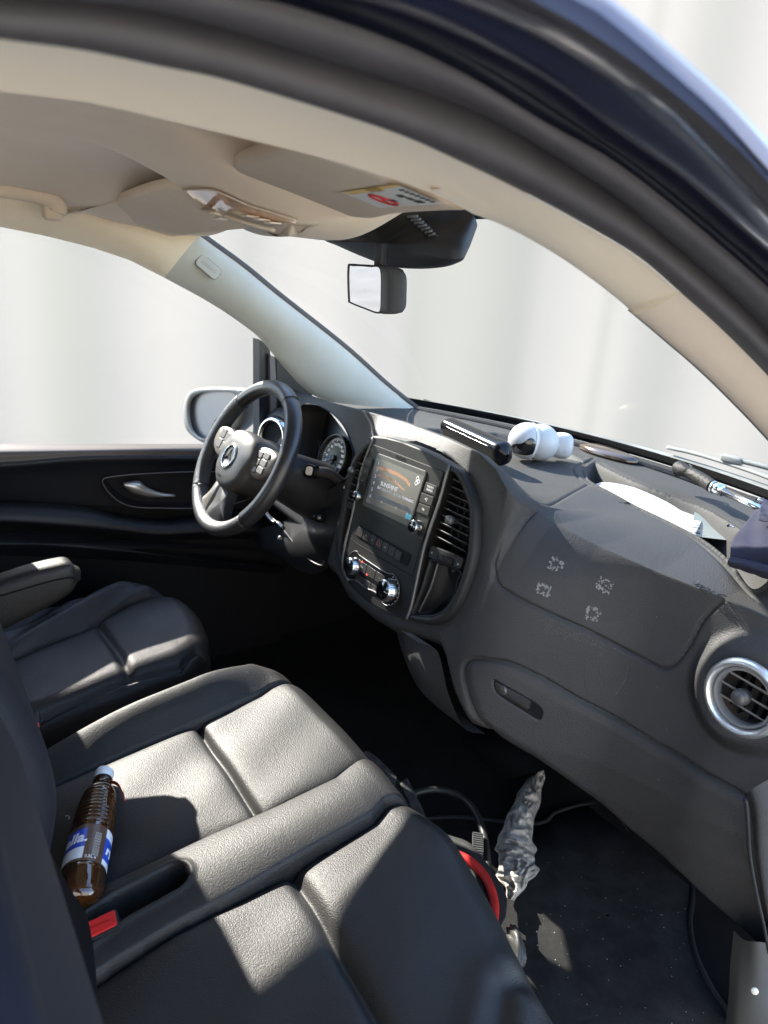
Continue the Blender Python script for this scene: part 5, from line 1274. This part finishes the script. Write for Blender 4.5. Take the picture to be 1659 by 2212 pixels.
backrest('backrest', [(-.455, .30), (-.46, .42), (-.465, .55), (-.47, .70), (-.475, .85), (-.48, 1.0)], -.66, -.24, LEATHER2, ds)
headrest(-.44, -.53, 1.10, ds)
# armrest on its inner side
ar = []
for s, (u0, v0, u1, v1) in enumerate([(-80, 1292, -80, 1415), (0, 1262, 0, 1374), (70, 1238, 70, 1338), (120, 1225, 138, 1303), (152, 1222, 160, 1285), (168, 1236, 172, 1268)]):
    a = P(u0, v0, X=-.175); b = P(u1, v1, X=-.175); ar.append((a[1] * .5 + b[1] * .5, a[2], b[2]))
G = []
for i, (yy_, zt, zb) in enumerate(ar):
    w = .029 if i < 4 else (.026 if i == 4 else .018); cz = (zt + zb) / 2; hh = (zt - zb) / 2
    row = []
    for b in np.linspace(0, 2 * PI, 30, endpoint=False):
        cs, sn_ = math.cos(b), math.sin(b); f_ = .55
        row.append((-.205 + w * math.copysign(abs(cs) ** f_, cs), yy_, cz + hh * math.copysign(abs(sn_) ** f_, sn_)))
    G.append(row)
Gf = np.array([cat(np.array(G)[:, j], 40) for j in range(30)]).transpose(1, 0, 2)
ARM = mat('black armrest leather', (.010, .008, .007), .5, spec=.35, bump=.6, scale=620, kind='leather', bdist=.0009)
am = gmesh('armrest', Gf, ARM, ds, cm=True)
lastc = Gf[-1].mean(0); gmesh('armrest_end', np.array([Gf[-1], lastc + (Gf[-1] - lastc) * .7 + np.array([0, .008, 0]), lastc + (Gf[-1] - lastc) * .03 + np.array([0, .010, 0])]), ARM, ds, cm=True)
V, F = tube_data([P(u, v, X=-.1755) for u, v in ((-60, 1306), (0, 1288), (94, 1260), (150, 1248), (170, 1252))], .0016, 6, n=30); mesh('armrest_piping', V, F, DARK, am)

# ================================================================== FLOOR MAT, LOWER TRIM, LOOSE THINGS
MATm = mat('black velour mat', (.033, .032, .031), .95, spec=.03, bump=.6, scale=700, bdist=.004, var=.4, vscale=18, dust=.006)
me_ = [P(u, v, Z=.012) for u, v in ((1150, 1780), (1200, 1755), (1272, 1736), (1350, 1740), (1440, 1790), (1488, 1860), (1496, 1935), (1490, 1990), (1503, 2060), (1535, 2130), (1580, 2200), (1600, 2260))] + [np.array(q) for q in ((.78, .30, .012), (.76, .05, .012), (.60, -.05, .012), (.20, .02, .012), (.10, .30, .012))]
mo_ = cat(me_, 140, True); mo_[:, 2] = .012; mcn = mo_.mean(0)
mt = gmesh('floor_mat', np.array([mo_ - np.array([0, 0, .010]), mo_, mcn + (mo_ - mcn) * .5, mcn + (mo_ - mcn) * .01]), MATm, None, cm=True)
tag(mt, 'black velour floor mat with bound edge in the passenger footwell', 'floor mat')
V, F = tube_data(mo_ - np.array([0, 0, .001]), .0055, 8, closed=True); mesh('mat_edging', V, F, mat('mat edge binding', (.02, .02, .021), .6, bump=.8, scale=260, kind='wave', bdist=.002), mt)
# crumbs on the mat
vs, fs = [], []
random.seed(9)
for _ in range(80):
    u = random.uniform(1130, 1520); v = random.uniform(1830, 2212)
    p = P(u, v, Z=.0135); s = random.uniform(.0004, .0009); b = len(vs)
    for q in range(4): vs.append(p + np.array([math.cos(q * 1.57 + u) * s * random.uniform(.5, 2), math.sin(q * 1.57 + u) * s, 0]))
    fs.append((b, b + 1, b + 2, b + 3))
cm_ = mesh('crumbs', vs, fs, mat('pale crumb', (.5, .48, .44), .8), None, False); tag(cm_, kind='stuff')
# lower door sill trim at the right bottom
SIL = mat('grey grained sill trim', (.055, .055, .053), .5, spec=.5, bump=.35, scale=500, kind='leather', bdist=.0008, var=.15)
loft('sill_trim', [[P(1585, 2010, X=.74), P(1578, 2080, X=.74), P(1574, 2150, X=.74), P(1560, 2280, X=.74)], [P(1608, 2030, X=.765), P(1605, 2100, X=.765), P(1598, 2170, X=.765), P(1590, 2280, X=.765)],
     [P(1640, 2035, X=.79), P(1650, 2100, X=.79), P(1650, 2170, X=.79), P(1650, 2280, X=.79)], [P(1700, 2040, X=.80), P(1720, 2100, X=.80), P(1720, 2170, X=.80), P(1720, 2280, X=.80)]], 24, 30, SIL, van)
cq = P(1630, 2140, X=.80); lathe('sill_clip', [(.005, 0), (.005, .002), (0, .003)], cq, np.array([.6, -.7, .3]), mat('ivory clip', (.6, .58, .5), .5), van, 16)
# dash end cap beyond the door gap
loft('dash_end_cap', [[P(1612, 1716, X=.755), P(1622, 1760, X=.757), P(1630, 1850, X=.76), P(1645, 1950, X=.76), P(1660, 2040, X=.76)], [P(1632, 1700, X=.775), P(1645, 1760, X=.775), P(1652, 1850, X=.775), P(1665, 1950, X=.775), P(1680, 2040, X=.775)],
     [P(1720, 1650, X=.79), P(1730, 1750, X=.79), P(1740, 1850, X=.79), P(1750, 1950, X=.79), P(1760, 2040, X=.79)]], 20, 40, DASH, van)
tube('door_weatherstrip', [P(u, v, X=.795) for u, v in ((1610, 1728), (1614, 1760), (1620, 1850), (1634, 1930), (1650, 2000), (1662, 2060))], .0022, PLASTM, van, n=40)

# ---- bottle lying on the middle cushion
bt = PS(160, 1985, .030); tp = PS(226, 1668, .030)
ax = tp - bt; Lb = np.linalg.norm(ax); ax /= Lb; BL = 1.10; bt = tp - ax * .232 * BL; AXL = ax * BL
bott = empty('drink_bottle', bt - np.array([0, 0, .033]), 'plastic bottle of brown drink with white cap and blue label on the middle seat', 'bottle')
PET = bpy.data.materials.new('clear bottle plastic'); PET.use_nodes = True; b = PET.node_tree.nodes['Principled BSDF']
b.inputs['Base Color'].default_value = (.055, .020, .006, 1); b.inputs['Roughness'].default_value = .06; b.inputs['Coat Weight'].default_value = 1.0; b.inputs['Coat Roughness'].default_value = .04
b.inputs['Transmission Weight'].default_value = .35; b.inputs['IOR'].default_value = 1.34
prof = [(.0, .004), (.012, .002), (.022, .003), (.029, .010), (.0315, .022), (.0320, .040), (.0315, .046), (.0315, .108), (.0322, .112)]
for i in range(9):
    h = .115 + i * .0068; r = .0322 - max(0, i - 4) * .0009; prof += [(r, h), (r - .0016, h + .0034)]
prof += [(.0270, .180), (.0225, .190), (.0160, .199), (.0128, .204), (.0128, .210), (.0140, .211), (.0140, .213), (.0128, .214)]
prof = [(float(a) * .96, float(b_) * BL) for a, b_ in cat(prof, 150)]; prof[0] = (0.0, .004)
lathe('bottle_body', prof, bt, ax, PET, bott, 48)
lathe('cap', [(r, h * BL) for r, h in ((.0142, .2145), (.0150, .216), (.0150, .230), (.0142, .232), (.0, .2325))], bt, ax, mat('white bottle cap', (.70, .72, .74), .4, spec=.5, bump=.3, scale=300, kind='wave'), bott, 40)
lathe('neck_ring', [(r, h * BL) for r, h in ((.0146, .2115), (.0150, .212), (.0150, .2145), (.0140, .2145))], bt, ax, GLOSS, bott, 32)
# wrapped label: sectors round the axis; 'up' is the side facing the camera
vd = CAM - (bt + ax * .08); vd -= ax * np.dot(vd, ax); vd /= np.linalg.norm(vd); sdv = np.cross(ax, vd)          # sdv: sideways
def lab_(name, a0, a1, h0, h1, m_, r=.0319, par=None):
    r = r * .96
    G = [[bt + AXL * h + (vd * math.cos(math.radians(a)) + sdv * math.sin(math.radians(a))) * r for a in np.linspace(a0, a1, max(3, int(abs(a1 - a0) / 5)))] for h in (h0, h1)]
    return gmesh(name, np.array(G), m_, par or bott)
sgn = 1 if np.dot(sdv, ray(260, 1850) - ray(180, 1850)) > 0 else -1
LW = mat('white label film', (.72, .74, .76), .35, coat=.3); LBL = mat('blue label film', (.02, .07, .45), .3, coat=.3); LG = mat('clear label print strip', (.085, .05, .035), .3)
l0 = lab_('label', -180, 180, .046, .105, LG)
lab_('label_panel', sgn * -120, sgn * -12, .050, .070, LW, .0320, l0); lab_('label_panel', sgn * -120, sgn * -12, .068, .098, LBL, .0321, l0)
lab_('label_panel', sgn * 42, sgn * 150, .048, .104, LW, .0320, l0); lab_('label_panel', sgn * 42, sgn * 150, .056, .090, LBL, .0321, l0)
def wrap_text(s, a_c, h_c, size, m_, r=.0323 * .96, shear=0, bold=0):
    o = np.zeros(3); cu = text('lettering', s, o, np.array([1., 0, 0]), np.array([0, 1., 0]), np.array([0, 0, 1.]), size, m_, None, .0002, shear=shear, bold=bold)
    lo_ = Vector(cu.location); vs = []
    for v in cu.data.vertices:
        q = v.co + lo_; a = math.radians(a_c) + sgn * q.x / r; w = bt + AXL * h_c + ax * q.y + (vd * math.cos(a) + sdv * math.sin(a)) * (r + q.z)
        vs.append(w)
    fs = [tuple(p.vertices) for p in cu.data.polygons]; bpy.data.objects.remove(cu)
    return mesh('lettering', vs, fs, m_, l0, False)
WPR = mat('white label print', (.8, .8, .8), .4)
wrap_text('ella.', sgn * -42, .083, .024, WPR, shear=.15, bold=.0006)
wrap_text('ri', sgn * 62, .073, .024, WPR, shear=.15, bold=.0006)
for i in range(9):
    wrap_text('|||||||||||'[:9], sgn * 18, .090 - i * .0042, .0042, mat('label small print', (.55, .53, .50), .5) if i == 0 else bpy.data.materials['label small print'])
wrap_text('0,5L e', sgn * 8, .052, .0065, WPR)
# red pull tag by the neck
tg = [bt + AXL * (.208 - .046 * t) + vd * (.004 + .016 * math.sin(t * 2.4)) + sdv * sgn * (.013 + .026 * t ** .8) for t in np.linspace(0, 1, 12)]
wd = [.005, .006, .0075, .007, .008, .007, .0065, .0055, .005, .0055, .005, .002]
G = np.array([[p - np.cross(ax, vd) * w_ * .3 + vd * w_ * .8 for p, w_ in zip(tg, wd)], [p - vd * w_ * .6 + ax * w_ * .4 for p, w_ in zip(tg, wd)]])
gmesh('red_tag', G, mat('red foil tag', (.60, .02, .03), .35), bott, solid=.0006)
# curl of paper on the seat
tube('paper_curl', [PS(u, v, .016) for u, v in ((141, 1763), (147, 1762), (150, 1767), (147, 1770))], .0009, PAPER, None, n=14); tag(bpy.data.objects['paper_curl'], 'tiny white curl of paper on the seat leather left of the bottle', 'paper scrap')

# ---- crumpled grey cloth on the floor
rg = [(1165, 1660), (1178, 1672), (1176, 1700), (1165, 1730), (1150, 1800), (1157, 1838), (1155, 1862), (1163, 1885), (1140, 1905), (1142, 1925), (1110, 1945), (1097, 1940), (1085, 1908), (1070, 1895), (1078, 1850), (1069, 1828), (1086, 1790), (1110, 1730), (1135, 1690)]
NL = 130
left = cat([(1163, 1660), (1135, 1690), (1110, 1730), (1086, 1790), (1069, 1828), (1079, 1850), (1071, 1893), (1086, 1908), (1097, 1940)], NL)
right = cat([(1167, 1661), (1178, 1674), (1165, 1730), (1151, 1800), (1157, 1838), (1155, 1862), (1163, 1885), (1141, 1906), (1112, 1946)], NL)
from mathutils import noise
NW = 84; G = np.zeros((NL, NW, 3))
for i in range(NL):
    for j in range(NW):
        s = j / (NW - 1); wob = 3.5 * math.sin(i * .33) * math.sin(i * .11 + 1); u = left[i, 0] * (1 - s) + right[i, 0] * s + (wob if s in (0, 1) else wob * .6); v = left[i, 1] * (1 - s) + right[i, 1] * s
        q = P(u, v, Z=.03); e = math.sin(PI * min(max(s, .02), .98)) ** .5
        pz = Vector((q[0] * 30, q[1] * 30, 0)); w_ = noise.noise(pz * .6) * 1.5
        rid = 1 - abs(noise.noise(Vector((q[0] * 26 + w_, q[1] * 40 + w_, 3.1)))) * 2.2
        rid2 = 1 - abs(noise.noise(Vector((q[0] * 75 + w_, q[1] * 60, 9.7)))) * 2.2
        G[i, j] = P(u, v, Z=.020 + .022 * e + e * (.016 * rid + .006 * rid2 - .008))
RAG = mat('dirty grey cloth', (.64, .58, .50), .9, spec=.1, bump=.8, scale=150, bdist=.003, col2=(.17, .155, .135), vscale=34, var=.5)
rgo = gmesh('crumpled_cloth', G, RAG, None, solid=.0015); tag(rgo, 'dirty grey crumpled cleaning cloth lying on the passenger floor mat', 'cloth')

# ---- things stowed in front of and under the bench
CK = bpy.data.materials.new('grey checked fabric'); CK.use_nodes = True; nt = CK.node_tree; b = nt.nodes['Principled BSDF']; b.inputs['Roughness'].default_value = .8
cx_ = nt.nodes.new('ShaderNodeTexChecker'); cx_.inputs['Scale'].default_value = 1.0; cx_.inputs['Color1'].default_value = (.022, .022, .023, 1); cx_.inputs['Color2'].default_value = (.007, .007, .0075, 1)
at2 = nt.nodes.new('ShaderNodeAttribute'); at2.attribute_name = 'chk'; nt.links.new(at2.outputs['Vector'], cx_.inputs[0]); nt.links.new(cx_.outputs[0], b.inputs['Base Color'])
def strapmesh(name, path, w, m_, par, wdir, th=.004, chk=None, n=40):
    p = cat(path, n); wdir = np.array(wdir, float); wdir /= np.linalg.norm(wdir); mm = 5
    G = np.array([[q + wdir * w * (j / (mm - 1) - .5) for j in range(mm)] for q in p]); o = gmesh(name, G, m_, par, solid=0)
    if chk:
        L_ = np.concatenate([[0], np.cumsum(np.linalg.norm(np.diff(p, axis=0), axis=1))]); a = o.data.attributes.new('chk', 'FLOAT_VECTOR', 'POINT')
        a.data.foreach_set('vector', np.array([[L_[i] / chk + .01, j / (mm - 1) * (w / chk) + .01, .5] for i in range(n) for j in range(mm)]).reshape(-1))
    sol(o, th, 0); return o
bag = empty('checked_bag', P(900, 1740, Z=.18), 'grey and black checked bag with strap squeezed in front of the bench', 'bag')
wv = P(905, 1700, Z=.25) - P(870, 1725, Z=.25)
G = np.array([[P(u, v, Z=z) for (u, v) in cat([(818, 1640), (850, 1670), (880, 1705), (915, 1760), (945, 1800), (968, 1850)], 30)] for z in (.30,)][0])
edge = cat([(795, 1640), (838, 1668), (868, 1690), (888, 1712), (905, 1750), (930, 1795), (948, 1830)], 40); inn2 = cat([(760, 1680), (800, 1710), (830, 1740), (860, 1770), (890, 1800), (915, 1830), (935, 1860)], 40)
rows = []
for t in np.linspace(0, 1, 12): rows.append([P(*(edge[i] * (1 - t) + inn2[i] * t), Z=.24 + .02 * math.sin(PI * min(1, t * 1.3))) for i in range(40)])
G = np.array(rows); bgp = gmesh('bag_body', G, CK, bag); a = bgp.data.attributes.new('chk', 'FLOAT_VECTOR', 'POINT')
a.data.foreach_set('vector', np.array([[j * .42 + .01, i * .55 + .01, .5] for i in range(12) for j in range(40)]).reshape(-1)); sol(bgp, .006)
strapmesh('shoulder_strap', [P(u, v, Z=.268) for u, v in ((782, 1632), (800, 1640), (830, 1668), (850, 1690), (846, 1702))], .030, CK, bag, P(838, 1655, Z=.268) - P(822, 1680, Z=.268), chk=.016)
strapmesh('side_strap', [P(u, v, Z=.262) for u, v in ((872, 1688), (895, 1735), (918, 1785), (938, 1830), (950, 1852))], .022, CK, bag, P(905, 1720, Z=.262) - P(885, 1735, Z=.262), chk=.018)
tube('zip_pull', [P(u, v, Z=.262) for u, v in ((944, 1813), (950, 1820), (948, 1828))], .002, CHROME, bag)
# red and black jump leads
rc = [(940, 1868), (962, 1846), (985, 1846), (1020, 1864), (1048, 1895), (1063, 1930), (1068, 1965), (1062, 2010), (1040, 2040)]
o = tube('red_cable', [P(u, v, Z=.135) for u, v in rc], .0085, REDC, None, n=80, k=14); tag(o, 'thick red jump lead cable looped at the front of the bench', 'cable')
o = tube('red_cable_end', [P(u, v, Z=.115) for u, v in ((962, 1858), (985, 1880), (1000, 1910), (1010, 1945))], .0085, REDC, None, n=40); tag(o, 'short inner length of red cable showing behind the red loop', 'cable'); o.name = 'red_cable'
o = tube('black_cable', [P(u, v, Z=.12) for u, v in ((950, 1850), (985, 1862), (1015, 1885), (1040, 1920), (1052, 1965), (1050, 2010))], .0095, BLKC, None, n=60); tag(o, 'black jump lead cable lying just inside the red loop', 'cable')
o = tube('black_hose', [P(u, v, Z=.09) for u, v in ((880, 1720), (910, 1709), (945, 1706), (985, 1716), (1018, 1742), (1040, 1785), (1050, 1830), (1053, 1870), (1052, 1900))], .0075, BLKC, None, n=70, k=12); tag(o, 'thin black cable arching over the carpet beside the grey cloth', 'cable')
BELT = mat('black webbing', (.022, .022, .022), .7, bump=.4, scale=900, kind='wave')
o = strapmesh('webbing_strap', [P(u, v, Z=.125) for u, v in ((930, 1812), (965, 1822), (1005, 1838), (1040, 1880), (1070, 1925), (1085, 1960), (1082, 2000))], .045, BELT, None, P(1010, 1850, Z=.125) - P(990, 1880, Z=.125), th=.003); tag(o, 'wide black webbing strap curving above the red cable', 'strap')
clp = P(1032, 1825, Z=.10); cx0 = np.array([1., .05, 0]); cx0 /= np.linalg.norm(cx0)
cl_ = empty('plastic_clip', clp, 'small ribbed black plastic clip standing on the carpet left of the cloth', 'clip')
e1 = P(1032, 1860, Z=.10) - P(1032, 1800, Z=.10); e1 /= np.linalg.norm(e1); e2 = P(1045, 1825, Z=.10) - P(1018, 1825, Z=.10); e2 -= e1 * np.dot(e1, e2); e2 /= np.linalg.norm(e2); e3 = np.cross(e1, e2)
V, F = box_data(clp, .058, .022, .012, (e1, e2, e3)); b_ = mesh('clip_body', V, F, mat('dark grey plastic', (.05, .05, .05), .5), cl_, False); bev(b_, .002)
for i in range(9):
    V, F = box_data(clp + e1 * (-.024 + i * .006) + (e3 if e3[2] > 0 else -e3) * .0065, .0028, .021, .003, (e1, e2, e3)); mesh('clip_rib', V, F, bpy.data.materials['dark grey plastic'], cl_, False)
# silver cloth bundle at the bench corner
G = []
for i in range(24):
    a = i / 23; r = .017 * math.sin(PI * min(1, a * .9 + .1)) + .005
    c = P(1112 - 22 * (1 - a) * 0 + 4 * a, 2010 + 75 * a, Z=.15)
    G.append([c + np.array([math.cos(b) * r * (1 + .18 * math.sin(5 * b + i)), 0, math.sin(b) * r * (1 + .15 * math.cos(4 * b))]) for b in np.linspace(0, 2 * PI, 26, endpoint=False)])
o = gmesh('silver_pouch', np.array(G), mat('silver grey fabric', (.04, .04, .038), .5, metal=.2, bump=.5, scale=120), None, cm=True); tag(o, 'small shiny silver grey pouch poking out at the front corner of the near seat', 'pouch')

# ---- things on the dash
# glossy black case
ca = P(962, 922, Z=.845); cb = P(1096, 985, Z=.838)
path = [ca, ca * .7 + cb * .3, ca * .3 + cb * .7, cb]; d_ = cb - ca; Lc = np.linalg.norm(d_); d_ /= Lc; upv = np.array([0, -.25, 1.0]); upv -= d_ * np.dot(upv, d_); upv /= np.linalg.norm(upv); sv_ = np.cross(d_, upv)
c0_ = ca * .5 + cb * .5; case = empty('black_case', c0_ - np.array([0, 0, .03]), 'glossy black elongated case on the dash left of the white dome camera', 'case')
G = []
for t in np.linspace(-.5, .5, 40):
    e = max(0, (abs(t) - .42) / .08); s = math.sqrt(max(.02, 1 - e * e)); row = []
    for b in np.linspace(0, 2 * PI, 32, endpoint=False):
        cs, sn_ = math.cos(b), math.sin(b); row.append(c0_ + d_ * t * Lc + (upv * .026 * math.copysign(abs(sn_) ** .7, sn_) + sv_ * .022 * math.copysign(abs(cs) ** .7, cs)) * s)
    G.append(row)
GC = mat('glossy black case shell', (.004, .004, .005), .2, spec=.3)
cbd = gmesh('case_body', np.array(G), GC, case, cm=True)
for k in range(1):
    o_ = [c0_ + d_ * t * Lc * .40 + upv * (.016 - .010 * k) + (-sv_ if sv_[1] > 0 else sv_) * (.0205 + .001 * k) for t in np.linspace(-1, 1, 12)]
    tube('case_ridge', o_, .0012, bpy.data.materials['glossy black case shell'], case)
# white dome camera
dc = P(1137, 952, Z=.846); cam_ = empty('dome_camera', dc - np.array([0, 0, .045]), 'white ball shaped security camera with black lens window on the dash', 'camera')
vd2 = CAM - dc; vd2 /= np.linalg.norm(vd2)
def sphere(name, c, r, m_, par, sx=1, n=32, k=20, axis=(0, 0, 1)):
    xx, yy_, zz = frame_from(axis); G = []
    for a in np.linspace(.001, PI - .001, k):
        G.append([c + (xx * math.cos(b) * math.sin(a) + yy_ * math.sin(b) * math.sin(a) + zz * math.cos(a) * sx) * r for b in np.linspace(0, 2 * PI, n, endpoint=False)])
    return gmesh(name, np.array(G), m_, par, cm=True)
rs = .041
sphere('camera_ball', dc, rs, WHITEP, cam_)
lat = np.cross(vd2, [0, 0, 1.]); lat /= np.linalg.norm(lat)                 # to the right in the picture
up2 = np.cross(lat, vd2)
cap_c = dc - lat * .030 - vd2 * .014; sphere('camera_shell', cap_c, .043, WHITEP, cam_, .97)
lathe('shell_joint', [(.0404, -.002), (.0414, -.001), (.0414, .001), (.0404, .002)], dc - lat * .009 - vd2 * .003, lat * .9 + vd2 * .35, mat('pale grey joint', (.55, .57, .60), .4), cam_, 40)
lw = [(-.024, -.010), (-.023, .002), (-.016, .010), (-.008, .009), (.001, .000), (.010, -.004), (.022, -.006), (.028, -.014), (.024, -.024), (.0, -.028), (-.018, -.024)]
lq = cat(lw, 50, True); lc_ = lq.mean(0)
def onball(x, y, e):
    x, y = x + .003, y - .004; z = math.sqrt(max(1e-6, (rs + e) ** 2 - x * x - y * y)); return dc + lat * x + up2 * y + vd2 * z
G = np.array([[onball(*(lc_ + (p - lc_) * s), e) for p in lq] for s, e in ((1.03, .0003), (1.0, .0012), (.7, .0014), (.4, .0014), (.02, .0014))])
gmesh('lens_window', G, GLOSS, cam_, cm=True)
lz = onball(.012, -.018, .002); lathe('lens', [(.0085, 0), (.0085, .001), (.007, .0012), (.006, .0), (0, .0008)], lz, vd2, PLAST, cam_, 24)
# second white unit
wq = P(1210, 962, Z=.835); w2 = empty('white_unit', wq - np.array([0, 0, .03]), 'plain rounded white plastic unit on the dash right of the dome camera', 'device')
G = []
for t in np.linspace(-1, 1, 22):
    s = (1 - abs(t) ** 3.2) ** .4 if abs(t) < 1 else .01; s = max(s, .02)
    G.append([wq + lat * (.030 * t) + (up2 * .030 * math.copysign(abs(math.sin(b)) ** .75, math.sin(b)) + vd2 * .026 * math.copysign(abs(math.cos(b)) ** .75, math.cos(b))) * s * (1 - .12 * (t > 0) * t) for b in np.linspace(0, 2 * PI, 30, endpoint=False)])
gmesh('unit_body', np.array(G), WHITEP, w2, cm=True)
# white paper sleeve lying in the tray
pa_ = P(1300, 1068, Z=.775); pb_ = P(1500, 1135, Z=.775)
dv_ = pb_ - pa_; Lp = np.linalg.norm(dv_); dv_ /= Lp
sl_ = empty('paper_sleeve', (pa_ + pb_) / 2 - np.array([0, 0, .03]), 'rolled white paper sleeve with open end lying in the dash tray', 'paper roll')
upp = cat([(1286, 1045), (1310, 1042), (1350, 1048), (1400, 1062), (1450, 1078), (1500, 1088), (1530, 1100)], 40); dnp = cat([(1284, 1058), (1300, 1068), (1340, 1088), (1390, 1112), (1440, 1134), (1475, 1148), (1500, 1160)], 40)
rows = []
for t in np.linspace(0, 1, 14):
    rows.append([P(*(upp[i] * (1 - t) + dnp[i] * t), Z=.772 + .020 * math.sin(PI * (.25 + .75 * t)) * math.sin(PI * min(1, .12 + i / 40 * 1.2)) ) for i in range(40)])
pps = gmesh('sleeve_sheet', np.array(rows), PAPER, sl_, solid=.0008)
flap = [[P(1512, 1088, Z=.790), P(1535, 1092, Z=.792), P(1560, 1108, Z=.790), P(1553, 1116, Z=.782)], [P(1496, 1104, Z=.778), P(1515, 1110, Z=.780), P(1535, 1116, Z=.780), P(1545, 1118, Z=.780)]]
loft('sleeve_flap', flap, 8, 20, PAPER, sl_)
loft('clear_wallet', [[P(1500, 1105, Z=.779), P(1540, 1115, Z=.779), P(1570, 1126, Z=.779), P(1592, 1134, Z=.779)], [P(1497, 1130, Z=.770), P(1530, 1134, Z=.770), P(1565, 1138, Z=.770), P(1592, 1140, Z=.770)], [P(1500, 1158, Z=.765), P(1530, 1162, Z=.765), P(1565, 1166, Z=.765), P(1592, 1168, Z=.765)]], 14, 24, mat('pale clear wallet', (.13, .15, .145), .3, coat=.3), sl_)
for i in range(5):
    V, F = tube_data([P(1486 + 4 * i * .3, 1133 + i * 5, Z=.772), P(1512, 1136 + i * 5.4, Z=.772)], .0011, 5); mesh('paper_edge', V, F, PLAST if i % 2 else WHITEP, sl_)
# folded umbrella
ua = P(1466, 1012, Z=.838); ub = P(1540, 1052, Z=.836); uc = P(1562, 1060, Z=.835); ud = P(1660, 1108, Z=.832)
umb = empty('folded_umbrella', ua - np.array([0, 0, .02]), 'folded navy umbrella with black handle and steel shaft resting on the dash', 'umbrella')
UH = mat('worn rubber handle', (.016, .015, .014), .6, spec=.3, bump=.9, scale=120, bdist=.003, var=.6, vscale=60)
pth = cat([ua, P(1475, 1015, Z=.842), P(1495, 1024, Z=.840), P(1520, 1038, Z=.838), ub], 40)
tube('handle', pth, [.008, .013, .0155, .0165, .0165, .0155, .0145, .0135, .013, .013] + [.0125] * 30, UH, umb, k=16)
tube('ferrule', [ub, uc], [.0115, .0115], CHROME, umb, k=20); tube('ferrule_ring', [ub - (uc - ub) * .05, ub + (uc - ub) * .12], [.0125, .0125], CHROME, umb, k=20)
tube('shaft', [uc, ud], [.0065, .0065], CHROME, umb, k=16)
tube('wrist_loop', [P(u, v, Z=.85) for u, v in ((1478, 1006), (1488, 1004), (1494, 1009), (1486, 1012))], .0018, PLASTM, umb, n=20)
def sheet(rows_, nm, jitter=.0, nu=26, nv=40):
    R = [cat(r, nv) for r in rows_]; R = np.array(R); o_ = np.array([cat(R[:, j], nu) for j in range(nv)]).transpose(1, 0, 2)
    for i in range(nu):
        for j in range(nv): o_[i, j, 2] += jitter * (math.sin(i * .9 + j * .25) + .6 * math.sin(j * .7 - i * .4))
    return gmesh(nm, o_, NAVYF, umb, solid=.0012)
sheet([[P(1644, 1075, Z=.845), P(1680, 1090, Z=.845), P(1760, 1120, Z=.845)], [P(1636, 1092, Z=.835), P(1690, 1110, Z=.85), P(1770, 1140, Z=.845)], [P(1622, 1115, Z=.825), P(1690, 1135, Z=.845), P(1770, 1170, Z=.84)], [P(1592, 1152, Z=.815), P(1690, 1165, Z=.835), P(1770, 1200, Z=.83)], [P(1580, 1170, Z=.812), P(1690, 1200, Z=.822), P(1780, 1230, Z=.82)], [P(1577, 1205, Z=.795), P(1690, 1232, Z=.80), P(1790, 1260, Z=.80)]], 'canopy_cloth', .0012)
sheet([[P(1577, 1203, Z=.800), P(1680, 1222, Z=.805), P(1790, 1245, Z=.80)], [P(1572, 1212, Z=.800), P(1680, 1238, Z=.805), P(1790, 1262, Z=.80)], [P(1574, 1222, Z=.788), P(1680, 1255, Z=.79), P(1790, 1280, Z=.79)], [P(1600, 1228, Z=.775), P(1690, 1262, Z=.775), P(1790, 1290, Z=.775)]], 'canopy_fold', .0008)
sheet([[P(1648, 1078, Z=.850), P(1700, 1095, Z=.852), P(1770, 1120, Z=.85)], [P(1640, 1105, Z=.852), P(1700, 1118, Z=.856), P(1770, 1150, Z=.85)], [P(1638, 1122, Z=.845), P(1700, 1135, Z=.85), P(1770, 1170, Z=.845)]], 'canopy_fold', .001)
for u, v in ((1634, 1078), (1573, 1135)):
    sphere('rib_tip', P(u, v, Z=.845 if u > 1600 else .815), .0028, GLOSS, umb, n=10, k=8); tube('rib_wire', [P(u, v, Z=.845 if u > 1600 else .815), P(u + 14, v + 4, Z=.845 if u > 1600 else .815)], .0012, CHROME, umb)
flapc = [P(1582, 1128, Z=.822), P(1589, 1130, Z=.822), P(1588, 1175, Z=.806), P(1584, 1174, Z=.806)]
